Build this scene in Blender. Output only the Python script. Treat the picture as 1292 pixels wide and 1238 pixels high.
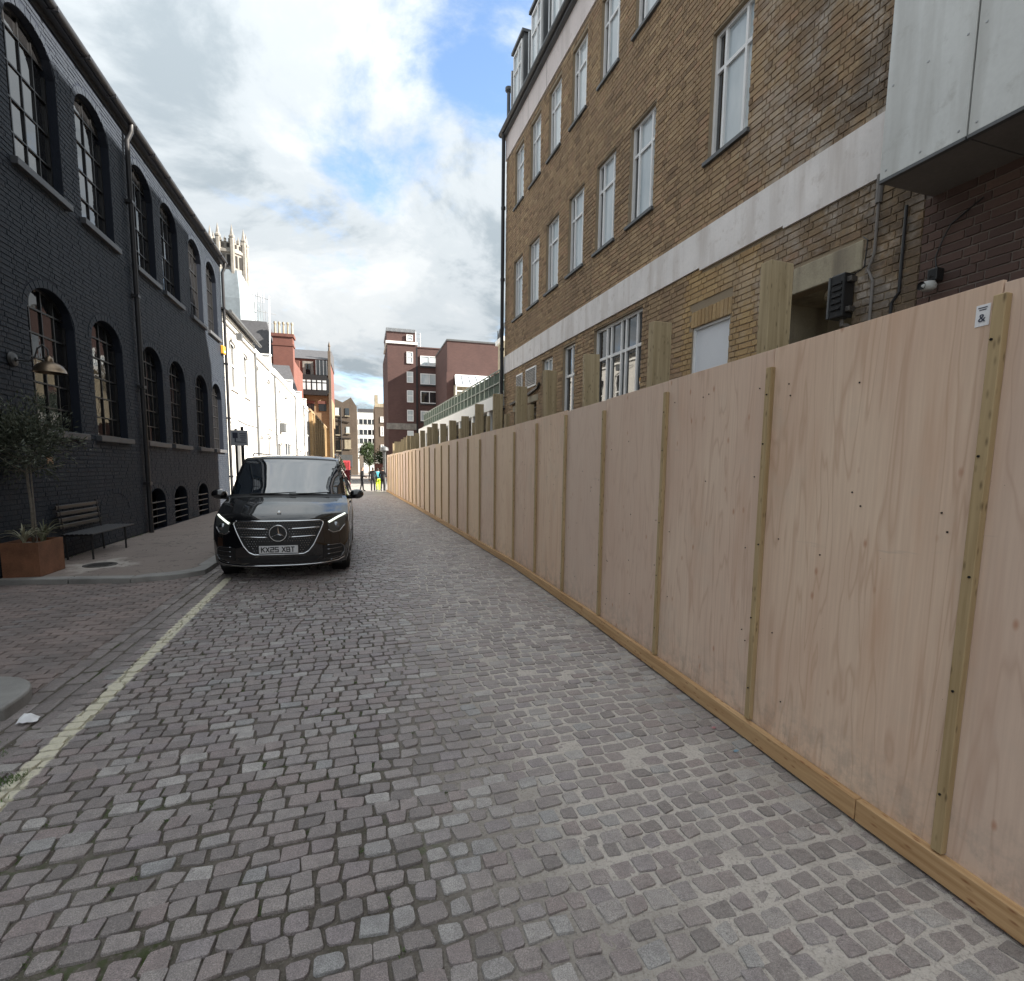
import bpy, bmesh, math, random
from mathutils import Vector, Matrix, noise as mnoise
R_ = math.radians
for o in list(bpy.data.objects): bpy.data.objects.remove(o)
scene = bpy.context.scene
C = scene.collection

# ------------------------------------------------------------------ camera
FPX, CX, CY, CAMZ = 660.0, 646.0, 664.0, 1.7
PITCH, ROLL, YAW = R_(6.4), R_(0.7), R_(16.0)
Fv = Vector((math.sin(YAW)*math.cos(PITCH), math.cos(YAW)*math.cos(PITCH), -math.sin(PITCH)))
Rv0 = Vector((math.cos(YAW), -math.sin(YAW), 0)); Uv0 = Rv0.cross(Fv)
Rv = Rv0*math.cos(ROLL) + Uv0*math.sin(ROLL); Uv = Uv0*math.cos(ROLL) - Rv0*math.sin(ROLL)
cam = bpy.data.objects.new('camera', bpy.data.cameras.new('camera')); C.objects.link(cam)
cam.matrix_world = Matrix(((Rv.x, Uv.x, -Fv.x, 0), (Rv.y, Uv.y, -Fv.y, 0), (Rv.z, Uv.z, -Fv.z, CAMZ), (0, 0, 0, 1)))
cam.data.sensor_fit = 'HORIZONTAL'; cam.data.sensor_width = 36
cam.data.lens = FPX/1292*36; cam.data.shift_y = (CY-619)/1292
cam.data.clip_end = 2000; cam.data.clip_start = 0.05
scene.camera = cam
scene.render.resolution_x = 1024; scene.render.resolution_y = 981

def proj(p):
    v = Vector(p) - Vector((0, 0, CAMZ)); z = v.dot(Fv)
    if z < 0.05: return None
    return CX + FPX*v.dot(Rv)/z, CY - FPX*v.dot(Uv)/z
def px_area(pts):
    q = [proj(p) for p in pts]
    if any(a is None for a in q): return 0
    n = len(q)
    cx = sum(a[0] for a in q)/n; cy = sum(a[1] for a in q)/n
    if not (-15 < cx < 1307 and -15 < cy < 1253): return 0
    return abs(sum(q[i][0]*q[(i+1) % n][1] - q[(i+1) % n][0]*q[i][1] for i in range(n)))/2

# ------------------------------------------------------------------ world and sun
SUN_EL = R_(30); SUN_H = Vector((0.963, -0.27, 0)).normalized()
SUN_DIR = Vector((SUN_H.x*math.cos(SUN_EL), SUN_H.y*math.cos(SUN_EL), math.sin(SUN_EL)))
w = bpy.data.worlds.new('World'); scene.world = w; w.use_nodes = True
nt = w.node_tree; nt.nodes.clear()
def wn(t, **k):
    n = nt.nodes.new(t)
    for a, b in k.items(): setattr(n, a, b)
    return n
def wmath(op, a, b=None, c=None, clamp=False):
    n = wn('ShaderNodeMath', operation=op, use_clamp=clamp)
    for i, v in enumerate((a, b, c)):
        if v is None: continue
        if hasattr(v, 'is_output'): nt.links.new(v, n.inputs[i])
        else: n.inputs[i].default_value = v
    return n.outputs[0]
tc = wn('ShaderNodeTexCoord'); sep = wn('ShaderNodeSeparateXYZ'); nt.links.new(tc.outputs['Generated'], sep.inputs[0])
zc = wmath('ADD', wmath('MAXIMUM', sep.outputs[2], 0.0), 0.22)
comb = wn('ShaderNodeCombineXYZ')
nt.links.new(wmath('DIVIDE', sep.outputs[0], zc), comb.inputs[0]); nt.links.new(wmath('DIVIDE', sep.outputs[1], zc), comb.inputs[1])
SKY_OFF = (0.3, 8.8, 7)
def wnoise(scale, detail, rough, off, dist=0.0):
    mp = wn('ShaderNodeMapping'); nt.links.new(comb.outputs[0], mp.inputs[0]); mp.inputs['Location'].default_value = off
    n = wn('ShaderNodeTexNoise'); nt.links.new(mp.outputs[0], n.inputs['Vector'])
    n.inputs['Scale'].default_value = scale; n.inputs['Detail'].default_value = detail
    n.inputs['Roughness'].default_value = rough; n.inputs['Distortion'].default_value = dist
    return n.outputs[0]
def wramp(fac, stops, interp='EASE'):
    n = wn('ShaderNodeValToRGB'); n.color_ramp.interpolation = interp
    while len(n.color_ramp.elements) < len(stops): n.color_ramp.elements.new(0.5)
    for e, (p, c) in zip(n.color_ramp.elements, stops): e.position = p; e.color = (*c, 1) if len(c) == 3 else c
    nt.links.new(fac, n.inputs[0]); return n.outputs[0]
n1 = wnoise(1.6, 11, 0.60, SKY_OFF, 0.35); n2 = wnoise(2.1, 10, 0.60, (0.2, 3.6, 8), 0.35)
def gap(d, r0, r1):
    vm = wn('ShaderNodeVectorMath', operation='DOT_PRODUCT'); nt.links.new(tc.outputs['Generated'], vm.inputs[0])
    vm.inputs[1].default_value = Vector(d).normalized()
    mr = wn('ShaderNodeMapRange', interpolation_type='SMOOTHSTEP'); nt.links.new(vm.outputs['Value'], mr.inputs[0])
    mr.inputs[1].default_value = math.cos(R_(r1)); mr.inputs[2].default_value = math.cos(R_(r0)); return mr.outputs[0]
def skydir(x, y): return Fv + Rv*((x-CX)/FPX) - Uv*((y-CY)/FPX)
GAPS = [((540, 120), 0, 16, 0.105), ((690, -40), 0, 16, 0.075), ((445, 492), 0, 8, 0.12)]
cov = n1
for (px, py), r0, r1, amt in GAPS:
    cov = wmath('SUBTRACT', cov, wmath('MULTIPLY', gap(skydir(px, py), r0, r1), amt))
cmask = wramp(cov, [(0.28, (0, 0, 0)), (0.44, (1, 1, 1))])
CLOUD = 3.25
ccol = wramp(n2, [(0.35, (.36*CLOUD, .415*CLOUD, .455*CLOUD)), (0.48, (.56*CLOUD, .605*CLOUD, .635*CLOUD)), (0.60, (.68*CLOUD, .71*CLOUD, .725*CLOUD)), (0.72, (.80*CLOUD, .815*CLOUD, .82*CLOUD))])
# overcast skies brighten evenly from the horizon to the zenith
elev = wmath('ADD', wmath('MULTIPLY', wmath('MAXIMUM', sep.outputs[2], 0.0), 1.0), 0.80)
vs = wn('ShaderNodeVectorMath', operation='SCALE'); nt.links.new(ccol, vs.inputs[0]); nt.links.new(elev, vs.inputs['Scale']); ccol = vs.outputs[0]
sky = wn('ShaderNodeTexSky', sky_type='NISHITA'); sky.sun_disc = False
sky.sun_elevation = SUN_EL; sky.sun_rotation = math.atan2(SUN_H.x, SUN_H.y)
sky.air_density = 1.0; sky.dust_density = 0.05; sky.ozone_density = 1.6
mix = wn('ShaderNodeMix', data_type='RGBA')
nt.links.new(cmask, mix.inputs['Factor']); nt.links.new(sky.outputs[0], mix.inputs[6]); nt.links.new(ccol, mix.inputs[7])
bg = wn('ShaderNodeBackground'); bg.inputs[1].default_value = 0.10
nt.links.new(mix.outputs[2], bg.inputs[0])
wo = wn('ShaderNodeOutputWorld'); nt.links.new(bg.outputs[0], wo.inputs[0])

sun = bpy.data.objects.new('sun', bpy.data.lights.new('sun', 'SUN')); C.objects.link(sun)
sun.data.energy = 5.0; sun.data.angle = R_(0.55); sun.data.color = (1.0, 0.93, 0.82)
sun.rotation_euler = (-SUN_DIR).to_track_quat('-Z', 'Y').to_euler()

scene.view_settings.view_transform = 'Standard'; scene.view_settings.look = 'None'
scene.view_settings.gamma = 1; scene.view_settings.use_curve_mapping = False
scene.view_settings.exposure = 1.9

# ------------------------------------------------------------------ material helper
class Mat:
    def __init__(s, name):
        s.m = bpy.data.materials.new(name); s.m.use_nodes = True; s.t = s.m.node_tree; s.t.nodes.clear()
        s.p = s.n('ShaderNodeBsdfPrincipled'); o = s.n('ShaderNodeOutputMaterial'); s.l(s.p.outputs[0], o.inputs[0])
        g = s.n('ShaderNodeNewGeometry'); s.pos = g.outputs['Position']
    def n(s, t, **k):
        n = s.t.nodes.new(t)
        for a, b in k.items(): setattr(n, a, b)
        return n
    def l(s, a, b): s.t.links.new(a, b)
    def put(s, v, sock):
        if hasattr(v, 'is_output'): s.l(v, sock)
        elif isinstance(v, tuple) and len(v) == 3 and sock.type == 'RGBA': sock.default_value = (*v, 1)
        else: sock.default_value = v
    def objco(s):
        return s.n('ShaderNodeTexCoord').outputs['Object']
    def rnd(s): return s.n('ShaderNodeObjectInfo').outputs['Random']
    def attr(s, name): return s.n('ShaderNodeAttribute', attribute_name=name).outputs['Fac']
    def math(s, op, a, b=0.0, clamp=False):
        n = s.n('ShaderNodeMath', operation=op, use_clamp=clamp); s.put(a, n.inputs[0]); s.put(b, n.inputs[1]); return n.outputs[0]
    def scale(s, vec, k, off=None):
        n = s.n('ShaderNodeMapping'); s.l(vec, n.inputs[0]); n.inputs['Scale'].default_value = k
        if off is not None: s.put(off, n.inputs['Location'])
        return n.outputs[0]
    def noise(s, scale, detail=4, rough=0.55, vec=None, dist=0.0):
        n = s.n('ShaderNodeTexNoise'); s.l(vec or s.pos, n.inputs['Vector'])
        n.inputs['Scale'].default_value = scale; n.inputs['Detail'].default_value = detail
        n.inputs['Roughness'].default_value = rough; n.inputs['Distortion'].default_value = dist; return n.outputs[0]
    def ramp(s, fac, stops, interp='LINEAR'):
        n = s.n('ShaderNodeValToRGB'); n.color_ramp.interpolation = interp
        while len(n.color_ramp.elements) < len(stops): n.color_ramp.elements.new(0.5)
        for e, (p, c) in zip(n.color_ramp.elements, stops):
            e.position = p; e.color = (c, c, c, 1) if isinstance(c, (int, float)) else (*c, 1)
        s.l(fac, n.inputs[0]); return n.outputs[0]
    def mr(s, v, a, b, c=0.0, d=1.0):
        n = s.n('ShaderNodeMapRange'); s.put(v, n.inputs[0])
        for i, x in enumerate((a, b, c, d)): n.inputs[i+1].default_value = x
        return n.outputs[0]
    def mix(s, f, a, b, mode='MIX'):
        n = s.n('ShaderNodeMix', data_type='RGBA', blend_type=mode); s.put(f, n.inputs['Factor']); s.put(a, n.inputs[6]); s.put(b, n.inputs[7]); return n.outputs[2]
    def sepxyz(s, v):
        n = s.n('ShaderNodeSeparateXYZ'); s.l(v, n.inputs[0]); return n.outputs
    def comb(s, x, y, z):
        n = s.n('ShaderNodeCombineXYZ')
        for i, v in enumerate((x, y, z)): s.put(v, n.inputs[i])
        return n.outputs[0]
    def bump(s, h, strength=0.4, dist=0.01):
        n = s.n('ShaderNodeBump'); n.inputs['Strength'].default_value = strength; n.inputs['Distance'].default_value = dist
        s.l(h, n.inputs['Height']); s.l(n.outputs[0], s.p.inputs['Normal'])
    def done(s, col, rough=0.7, metal=0.0, spec=None):
        s.put(col, s.p.inputs['Base Color']); s.put(rough, s.p.inputs['Roughness']); s.put(metal, s.p.inputs['Metallic'])
        if spec is not None: s.p.inputs['Specular IOR Level'].default_value = spec
        return s.m

def worn(name, c, rough=0.6, var=0.25, scale=3.0, fine=60.0, bump=0.15, metal=0.0, dirt=None, spec=None):
    """plain painted/plastered/metal surface: two scales of tone variation, fine relief"""
    m = Mat(name); a = m.noise(scale, 5); b = m.noise(fine, 3)
    f = m.math('ADD', m.math('MULTIPLY', a, .7), m.math('MULTIPLY', b, .3))
    lo = tuple(x*(1-var) for x in c); hi = tuple(min(1, x*(1+var*.8)) for x in c)
    col = m.ramp(f, [(0.3, lo), (0.7, hi)])
    if dirt:
        st = m.noise(1.0, 4, vec=m.scale(m.pos, (5, 5, .5)))
        col = m.mix(m.mr(st, .48, .70, 0, .7), col, dirt)
        bl_ = m.noise(6.0, 6, .7); col = m.mix(m.mr(bl_, .56, .68, 0, .55), col, dirt)
    if bump: m.bump(f, bump, 0.01)
    return m.done(col, rough, metal, spec)

MT = {}
# cobbled carriageway: stones and joints share the dust mask (pale building dust trodden in along the hoarding)
def dust_mask(m):
    x, y, z = m.sepxyz(m.pos)
    base = m.mr(m.math('ADD', x, m.math('MULTIPLY', y, .03)), 0.1, 1.1)
    n = m.math('SUBTRACT', m.noise(1.1, 5, .6), .5); n = m.math('MULTIPLY', n, 1.15)
    fence_edge = m.mr(x, 1.9, 2.35, 0, .28)
    return m.math('SUBTRACT', m.math('ADD', base, n), fence_edge, clamp=True)
def line_mask(m):
    x, y, z = m.sepxyz(m.pos)
    lx = m.math('ADD', x, m.math('MULTIPLY', y, .03))         # line runs X = -1.70 - 0.03 Y
    d = m.math('ABSOLUTE', m.math('ADD', lx, 1.70))
    d = m.math('ADD', d, m.math('MULTIPLY', m.math('SUBTRACT', m.noise(18, 3), .5), .05))
    edge = m.mr(d, .046, .060, 1, 0)
    wear = m.mr(m.noise(26, 5, .7), .34, .5, .55, 1)
    yl = m.math('LESS_THAN', y, 8.6)
    return m.math('MULTIPLY', m.math('MULTIPLY', edge, wear), yl)
m = Mat('granite_sett')
tone = m.attr('tone'); dm = dust_mask(m)
stone = m.ramp(tone, [(0, (.255, .222, .21)), (.22, (.33, .285, .272)), (.40, (.41, .365, .345)), (.55, (.36, .29, .275)), (.68, (.34, .295, .30)), (.8, (.45, .41, .388)), (.92, (.385, .38, .378)), (1, (.54, .505, .48))])
gr = m.noise(230, 3, .7); gr2 = m.noise(55, 4, .6)
stone = m.mix(m.mr(gr, .35, .62, .9, 0), stone, m.mix(.75, stone, (.04, .037, .04)))
stone = m.mix(m.mr(gr, .60, .74, 0, .6), stone, (.56, .54, .53))
stone = m.mix(m.mr(m.noise(13, 5, .7), .42, .68, 0, .45), stone, (.13, .115, .115))
dust = m.mix(gr2, (.46, .42, .375), (.60, .56, .515))
stone = m.mix(m.math('MULTIPLY', dm, m.mr(gr2, .35, .65, .03, .26)), stone, dust)
stone = m.mix(line_mask(m), stone, (.64, .60, .47))
m.bump(m.math('ADD', m.math('MULTIPLY', gr2, .7), m.math('MULTIPLY', gr, .3)), .85, .008)
MT['sett'] = m.done(stone, m.mr(gr2, .3, .7, .34, .62), 0, .55)
m = Mat('sett_joint'); dm = dust_mask(m)
so = m.mix(m.noise(40, 4), (.055, .048, .04), (.17, .148, .125)); so = m.mix(m.mr(m.noise(110, 3, .7), .58, .72, 0, .6), so, (.36, .33, .30))
gr = m.noise(140, 3, .7)
x, y, z = m.sepxyz(m.pos)
moss = m.math('MULTIPLY', m.mr(m.noise(1.3, 4, .6), .50, .62), m.mr(m.noise(30, 3), .42, .58))
moss = m.math('MULTIPLY', moss, m.mr(x, .9, .2))
so = m.mix(moss, so, (.045, .062, .018))
du = m.mix(gr, (.44, .395, .35), (.70, .65, .60)); du = m.mix(m.mr(m.noise(75, 4, .7), .5, .66, 0, .55), du, (.20, .175, .155)); du = m.mix(m.mr(m.noise(3.0, 5, .65), .5, .7, 0, .5), du, (.34, .305, .275))
so = m.mix(m.math('MULTIPLY', dm, .95), so, du)
so = m.mix(m.math('MULTIPLY', line_mask(m), .75), so, (.50, .47, .36))
m.bump(m.math('ADD', gr, m.noise(45, 3)), .7, .01)
MT['joint'] = m.done(so, .95, 0, .2)
m = Mat('red_paver'); tone = m.attr('tone')
c = m.ramp(tone, [(0, (.20, .16, .148)), (.4, (.28, .228, .212)), (.7, (.32, .252, .232)), (1, (.27, .245, .24))])
g = m.noise(120, 4, .7); c = m.mix(m.mr(m.noise(1.6, 4), .4, .65, 0, .6), c, (.19, .17, .165))
c = m.mix(m.mr(g, .4, .65, .4, 0), c, (.07, .055, .05)); m.bump(g, .5, .006); MT['paver'] = m.done(c, .75)
MT['paverjoint'] = worn('paver_joint', (.16, .13, .115), .95, .3, 3, 60, .3)
m = Mat('far_cobbles')
br = m.n('ShaderNodeTexBrick'); m.l(m.pos, br.inputs['Vector']); br.inputs['Scale'].default_value = 1
br.inputs['Brick Width'].default_value = .18; br.inputs['Row Height'].default_value = .12; br.inputs['Mortar Size'].default_value = .012
br.inputs['Color1'].default_value = (.24, .22, .21, 1); br.inputs['Color2'].default_value = (.30, .28, .265, 1); br.inputs['Mortar'].default_value = (.12, .11, .10, 1)
c = m.mix(m.mr(m.noise(.5, 4), .3, .7, 0, .5), br.outputs[0], (.36, .335, .31)); m.bump(br.outputs[1], -.4, .01)
MT['farcob'] = m.done(c, .7)
MT['ground'] = worn('site_ground', (.20, .18, .155), .95, .35, .6, 20, .4)
m = Mat('pavement_asphalt'); a = m.noise(1.2, 5); b = m.noise(180, 2, .7)
c = m.mix(a, (.24, .195, .172), (.37, .30, .262)); c = m.mix(m.mr(b, .4, .7, .5, 0), c, (.08, .072, .07))
x, y, z = m.sepxyz(m.pos)
pd = m.math('ADD', m.math('ABSOLUTE', m.math('ADD', x, 4.05)), m.math('MULTIPLY', m.math('ABSOLUTE', m.math('SUBTRACT', y, 9.75)), .75))
pd = m.math('ADD', pd, m.math('MULTIPLY', m.math('SUBTRACT', m.noise(4, 5, .65), .5), 1.2))
c = m.mix(m.mr(pd, .30, .62, .8, 0), c, (.46, .42, .38))
cr = m.n('ShaderNodeTexVoronoi', feature='DISTANCE_TO_EDGE'); cr.inputs['Scale'].default_value = .75
m.l(m.math('ADD', 0, 0), cr.inputs['Randomness']); cr.inputs['Randomness'].default_value = 1
nv = m.n('ShaderNodeVectorMath', operation='ADD'); m.l(m.pos, nv.inputs[0])
nz = m.n('ShaderNodeTexNoise'); m.l(m.pos, nz.inputs['Vector']); nz.inputs['Scale'].default_value = 3
m.l(nz.outputs[1], nv.inputs[1]); m.l(nv.outputs[0], cr.inputs['Vector'])
c = m.mix(m.mr(cr.outputs[0], .0, .012, .7, 0), c, (.04, .035, .03)); m.bump(b, .35, .006); MT['pave'] = m.done(c, .85)
MT['kerb'] = worn('granite_kerb', (.27, .262, .25), .7, .35, 4, 150, .3)
MT['iron'] = worn('cast_iron', (.09, .085, .08), .5, .4, 12, 90, .3, .4)

# plywood, sawn timber
m = Mat('plywood'); oc = m.objco(); rn = m.rnd()
off = m.comb(m.math('MULTIPLY', rn, 37.0), m.math('MULTIPLY', rn, 91.0), m.math('MULTIPLY', rn, 53.0))
va = m.n('ShaderNodeVectorMath', operation='ADD'); m.l(oc, va.inputs[0]); m.l(off, va.inputs[1])
warp = m.noise(1.0, 3, .5, m.scale(va.outputs[0], (3.2, 3.2, .42)), .55)
fig = m.math('FRACT', m.math('MULTIPLY', warp, 11.0))
fig = m.mr(m.math('ABSOLUTE', m.math('SUBTRACT', fig, .5)), .0, .5)
fib = m.noise(1.0, 4, .6, m.scale(va.outputs[0], (70, 70, 2.2)))
big = m.noise(1.0, 3, .5, m.scale(va.outputs[0], (1.6, 1.6, .9)))
c = m.mix(m.mr(big, .3, .7), (.66, .475, .365), (.74, .575, .445))
c = m.mix(m.mr(fig, .0, .28, .55, 0), c, (.47, .295, .205))
c = m.mix(m.mr(fib, .35, .65, .34, 0), c, (.48, .32, .24))
stn = m.noise(1.0, 4, .6, m.scale(va.outputs[0], (5.5, 5.5, .7)))
c = m.mix(m.mr(stn, .52, .72, 0, .5), c, (.55, .335, .225))
c = m.mix(m.mr(m.noise(1.7, 5, .65, va.outputs[0]), .55, .72, 0, .4), c, (.52, .45, .37))
c = m.mix(m.mr(rn, .45, 1, 0, .75), c, (.74, .55, .36))
c = m.mix(m.mr(rn, .4, 0, 0, .65), c, (.60, .475, .40))
vz = m.n('ShaderNodeTexVoronoi'); m.l(m.scale(va.outputs[0], (2.6, 2.6, 2.2)), vz.inputs['Vector'])
c = m.mix(m.mr(vz.outputs['Distance'], .012, .022, .9, 0), c, (.05, .035, .03))
zz = m.sepxyz(m.pos)[2]; spl = m.math('MULTIPLY', m.mr(m.noise(9, 6, .75), .45, .62), m.mr(zz, .48, .12)); c = m.mix(m.math('MULTIPLY', spl, .55), c, (.30, .25, .21))
scf = m.noise(1.0, 5, .7, m.scale(va.outputs[0], (1.2, 1.2, 14))); c = m.mix(m.mr(scf, .66, .74, 0, .35), c, (.42, .34, .29))
kn = m.n('ShaderNodeTexVoronoi'); m.l(m.scale(va.outputs[0], (1.5, 1.5, .75)), kn.inputs['Vector']); c = m.mix(m.mr(kn.outputs['Distance'], .03, .11, .7, 0), c, (.42, .20, .12))
m.bump(fib, .1, .004); MT['ply'] = m.done(c, .62, 0, .3)
def timber(name, a, b, knotc):
    m = Mat(name); oc = m.objco(); rn = m.rnd()
    va = m.n('ShaderNodeVectorMath', operation='ADD'); m.l(oc, va.inputs[0])
    m.l(m.comb(m.math('MULTIPLY', rn, 17.0), m.math('MULTIPLY', rn, 31.0), m.math('MULTIPLY', rn, 43.0)), va.inputs[1])
    return m, va.outputs[0], rn
def timber_mat(name, a, b, kc, axis):
    m, v, rn = timber(name, a, b, kc)
    k = [28, 28, 28]; k[axis] = 1.1; k2 = [7, 7, 7]; k2[axis] = 2.2
    g = m.noise(1.0, 4, .6, m.scale(v, tuple(k)), .4)
    c = m.mix(m.mr(g, .3, .7), a, b)
    vo = m.n('ShaderNodeTexVoronoi'); m.l(m.scale(v, tuple(k2)), vo.inputs['Vector'])
    c = m.mix(m.mr(vo.outputs['Distance'], .06, .26, .75, 0), c, kc)
    c = m.mix(m.mr(m.noise(2.5, 3, .5, v), .45, .7, 0, .5), c, tuple(x*.8 for x in b))
    m.bump(g, .2, .004); return m.done(c, .7, 0, .3)
MT['batten'] = timber_mat('sawn_batten', (.30, .21, .105), (.48, .36, .205), (.10, .065, .03), 2)
MT['kick'] = timber_mat('kick_timber', (.34, .19, .085), (.58, .385, .205), (.18, .05, .018), 1)
MT['post'] = timber_mat('treated_post', (.28, .215, .12), (.48, .385, .245), (.09, .07, .035), 2)
MT['black'] = worn('black_screw', (.02, .02, .02), .5, .1)

# stock brick (right building)
m = Mat('stock_brick'); t2 = m.attr('tone')
pal = m.ramp(t2, [(0, (.25, .18, .12)), (.1, (.38, .285, .185)), (.22, (.46, .34, .215)), (.34, (.38, .27, .185)), (.44, (.53, .405, .26)), (.5, (.47, .32, .215)),
                  (.56, (.52, .37, .19)), (.75, (.60, .44, .235)), (.9, (.48, .335, .175)), (1, (.57, .40, .21))])
g = m.noise(45, 5, .65); g2 = m.noise(260, 2, .6)
c = m.mix(m.mr(g, .3, .7, .38, 0), pal, (.16, .12, .085))
c = m.mix(m.mr(m.noise(.7, 4, .6), .42, .66, 0, .4), c, (.22, .165, .12))
x, y, z = m.sepxyz(m.pos)
wh = m.math('MULTIPLY', m.mr(m.noise(2.1, 6, .72), .46, .60), m.mr(y, 6.4, 4.6))
c = m.mix(m.math('MULTIPLY', wh, .75), c, (.62, .60, .58))
soot = m.math('MULTIPLY', m.mr(m.noise(1.6, 6, .72), .40, .53), m.mr(y, 6.0, 4.0)); c = m.mix(m.math('MULTIPLY', soot, .7), c, (.09, .078, .068))
run = m.noise(1.0, 5, .65, m.scale(m.pos, (2.6, 2.6, .28))); c = m.mix(m.mr(run, .54, .72, 0, .5), c, (.20, .155, .115))
buff = m.noise(1.15, 4, .6); c = m.mix(m.mr(buff, .56, .72, 0, .4), c, (.52, .40, .25))
c = m.mix(1.0, c, (1.04, .985, .92), 'MULTIPLY'); m.bump(m.math('ADD', g, m.math('MULTIPLY', g2, .4)), .8, .010); MT['brick'] = m.done(c, .85, 0, .2)
m = Mat('lime_mortar'); g = m.noise(60, 4); c = m.mix(g, (.22, .17, .115), (.36, .29, .205)); m.bump(g, .4, .006); MT['mortar'] = m.done(c, .95)
m = Mat('red_brick'); t2 = m.attr('tone')
c = m.ramp(t2, [(0, (.08, .05, .042)), (.5, (.12, .072, .058)), (1, (.165, .105, .083))]); g = m.noise(60, 4)
c = m.mix(m.mr(g, .3, .7, .4, 0), c, (.08, .045, .04)); m.bump(g, .4, .006); MT['redbrick'] = m.done(c, .85)
MT['redmortar'] = worn('pale_mortar', (.20, .165, .145), .9, .2, 5, 80, .2)
# distant walls: courses too fine to pick apart
def far_brick(name, c1, c2, mo, facing='y', sc=1.0):
    m = Mat(name); x, y, z = m.sepxyz(m.pos)
    v = m.comb(x if facing == 'y' else y, z, 0.0)
    b = m.n('ShaderNodeTexBrick'); m.l(v, b.inputs['Vector']); b.inputs['Scale'].default_value = sc
    b.inputs['Brick Width'].default_value = .225; b.inputs['Row Height'].default_value = .075; b.inputs['Mortar Size'].default_value = .008
    for k, cc in (('Color1', c1), ('Color2', c2), ('Mortar', mo)): b.inputs[k].default_value = (*cc, 1)
    c = m.mix(m.mr(m.noise(.5, 5, .65), .35, .7, 0, .45), b.outputs[0], tuple(x*.6 for x in c1))
    st = m.noise(1.0, 4, .6, m.scale(m.pos, (1.5, 1.5, .2))); c = m.mix(m.mr(st, .55, .75, 0, .35), c, tuple(x*.5 for x in c1))
    m.bump(b.outputs[1], -.3, .008); return m.done(c, .85)
MT['fred'] = far_brick('dark_red_brick', (.088, .045, .041), (.11, .057, .05), (.09, .055, .05))
MT['fred2'] = far_brick('terracotta_brick', (.15, .055, .042), (.18, .068, .05), (.15, .08, .068))
MT['fbrown'] = far_brick('brown_brick', (.10, .075, .055), (.13, .097, .07), (.15, .125, .105))
MT['fstone'] = far_brick('golden_stone', (.42, .30, .16), (.36, .25, .13), (.3, .22, .13), 'x', .4)
MT['fstone2'] = far_brick('brown_stone', (.27, .18, .10), (.31, .22, .13), (.2, .15, .1), 'y', .4)
MT['fwhite'] = far_brick('white_painted_brick', (.66, .645, .615), (.61, .595, .57), (.50, .49, .465), 'x')
# painted dark brick
m = Mat('painted_dark_brick'); g = m.noise(70, 5, .65); g2 = m.noise(1.5, 4); t2 = m.attr('tone')
c = m.mix(g2, (.020, .026, .037), (.032, .039, .051)); c = m.mix(m.mr(t2, 0, 1, 0, .35), c, (.036, .043, .056))
stk = m.noise(1.0, 4, .6, m.scale(m.pos, (3.5, 3.5, .35))); c = m.mix(m.mr(stk, .55, .75, 0, .35), c, (.055, .062, .075))
c = m.mix(m.mr(m.noise(8, 5, .7), .62, .75, 0, .3), c, (.085, .09, .10))
m.bump(m.math('ADD', g, m.noise(16, 3)), .75, .012); MT['dark'] = m.done(c, .62, 0, .22)
m = Mat('painted_dark_joint'); g = m.noise(50, 4); c = m.mix(g, (.013, .017, .028), (.021, .026, .038)); m.bump(g, .5, .01); MT['darkj'] = m.done(c, .65, 0, .2)
MT['darksill'] = worn('painted_sill', (.07, .073, .08), .5, .25, 4, 60, .2)
MT['render'] = worn('white_render', (.83, .79, .77), .75, .10, 2.5, 40, .2, dirt=(.58, .52, .48))
MT['renderpink'] = worn('pale_render_band', (.76, .68, .655), .8, .10, 1.5, 40, .12, dirt=(.56, .50, .47))
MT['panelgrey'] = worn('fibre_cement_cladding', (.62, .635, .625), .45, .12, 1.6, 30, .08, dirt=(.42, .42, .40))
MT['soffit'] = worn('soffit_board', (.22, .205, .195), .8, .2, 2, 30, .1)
MT['upvc'] = worn('white_window_frame', (.80, .80, .80), .35, .06, 5, 40, .0)
MT['whiteboard'] = worn('white_board', (.72, .74, .78), .45, .05, 3, 40, .0)
m = Mat('obscured_glass'); n = m.noise(1.0, 4, .6, m.scale(m.pos, (1.6, 1.6, .5))); c = m.mix(m.mr(n, .35, .65), (.46, .53, .57), (.78, .82, .83)); c = m.mix(m.mr(m.rnd(), 0, 1, 0, .5), c, (.34, .39, .42)); m.bump(m.noise(1.1, 3), .04, .05); MT['frost'] = m.done(c, .06, 0, .7)
m = Mat('window_glass'); n = m.noise(.9, 3); m.bump(n, .035, .05); MT['glass'] = m.done((.012, .014, .016), .02); m.p.inputs['IOR'].default_value = 1.95
m = Mat('old_window_glass'); n = m.noise(2.3, 3); m.bump(n, .05, .05); MT['oldglass'] = m.done((.012, .012, .013), .02); m.p.inputs['IOR'].default_value = 1.55
m = Mat('upper_window_glass'); n = m.noise(1.7, 3); m.bump(n, .04, .05); MT['upglass'] = m.done((.014, .014, .015), .015); m.p.inputs['IOR'].default_value = 2.3
MT['lead'] = worn('lead_grey_cladding', (.10, .105, .11), .5, .2, 3, 50, .1)
MT['blackpipe'] = worn('black_pipe', (.022, .022, .025), .4, .3, 5, 60, .1)
MT['steel'] = worn('steel_bar', (.13, .12, .11), .45, .35, 12, 80, .1, .6)
MT['concrete'] = worn('stained_concrete', (.40, .35, .255), .9, .3, 3, 60, .3, dirt=(.17, .14, .11))
MT['dark_void'] = worn('dark_interior', (.018, .016, .015), .9, .3)
MT['slate'] = worn('slate_roof', (.075, .075, .082), .6, .3, 4, 30, .3)
MT['whitewash'] = worn('white_fascia', (.78, .78, .76), .6, .06, 2, 30, .05)
MT['green'] = worn('green_mesh_screen', (.055, .085, .062), .85, .3, 2, 60, .2)
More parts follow.
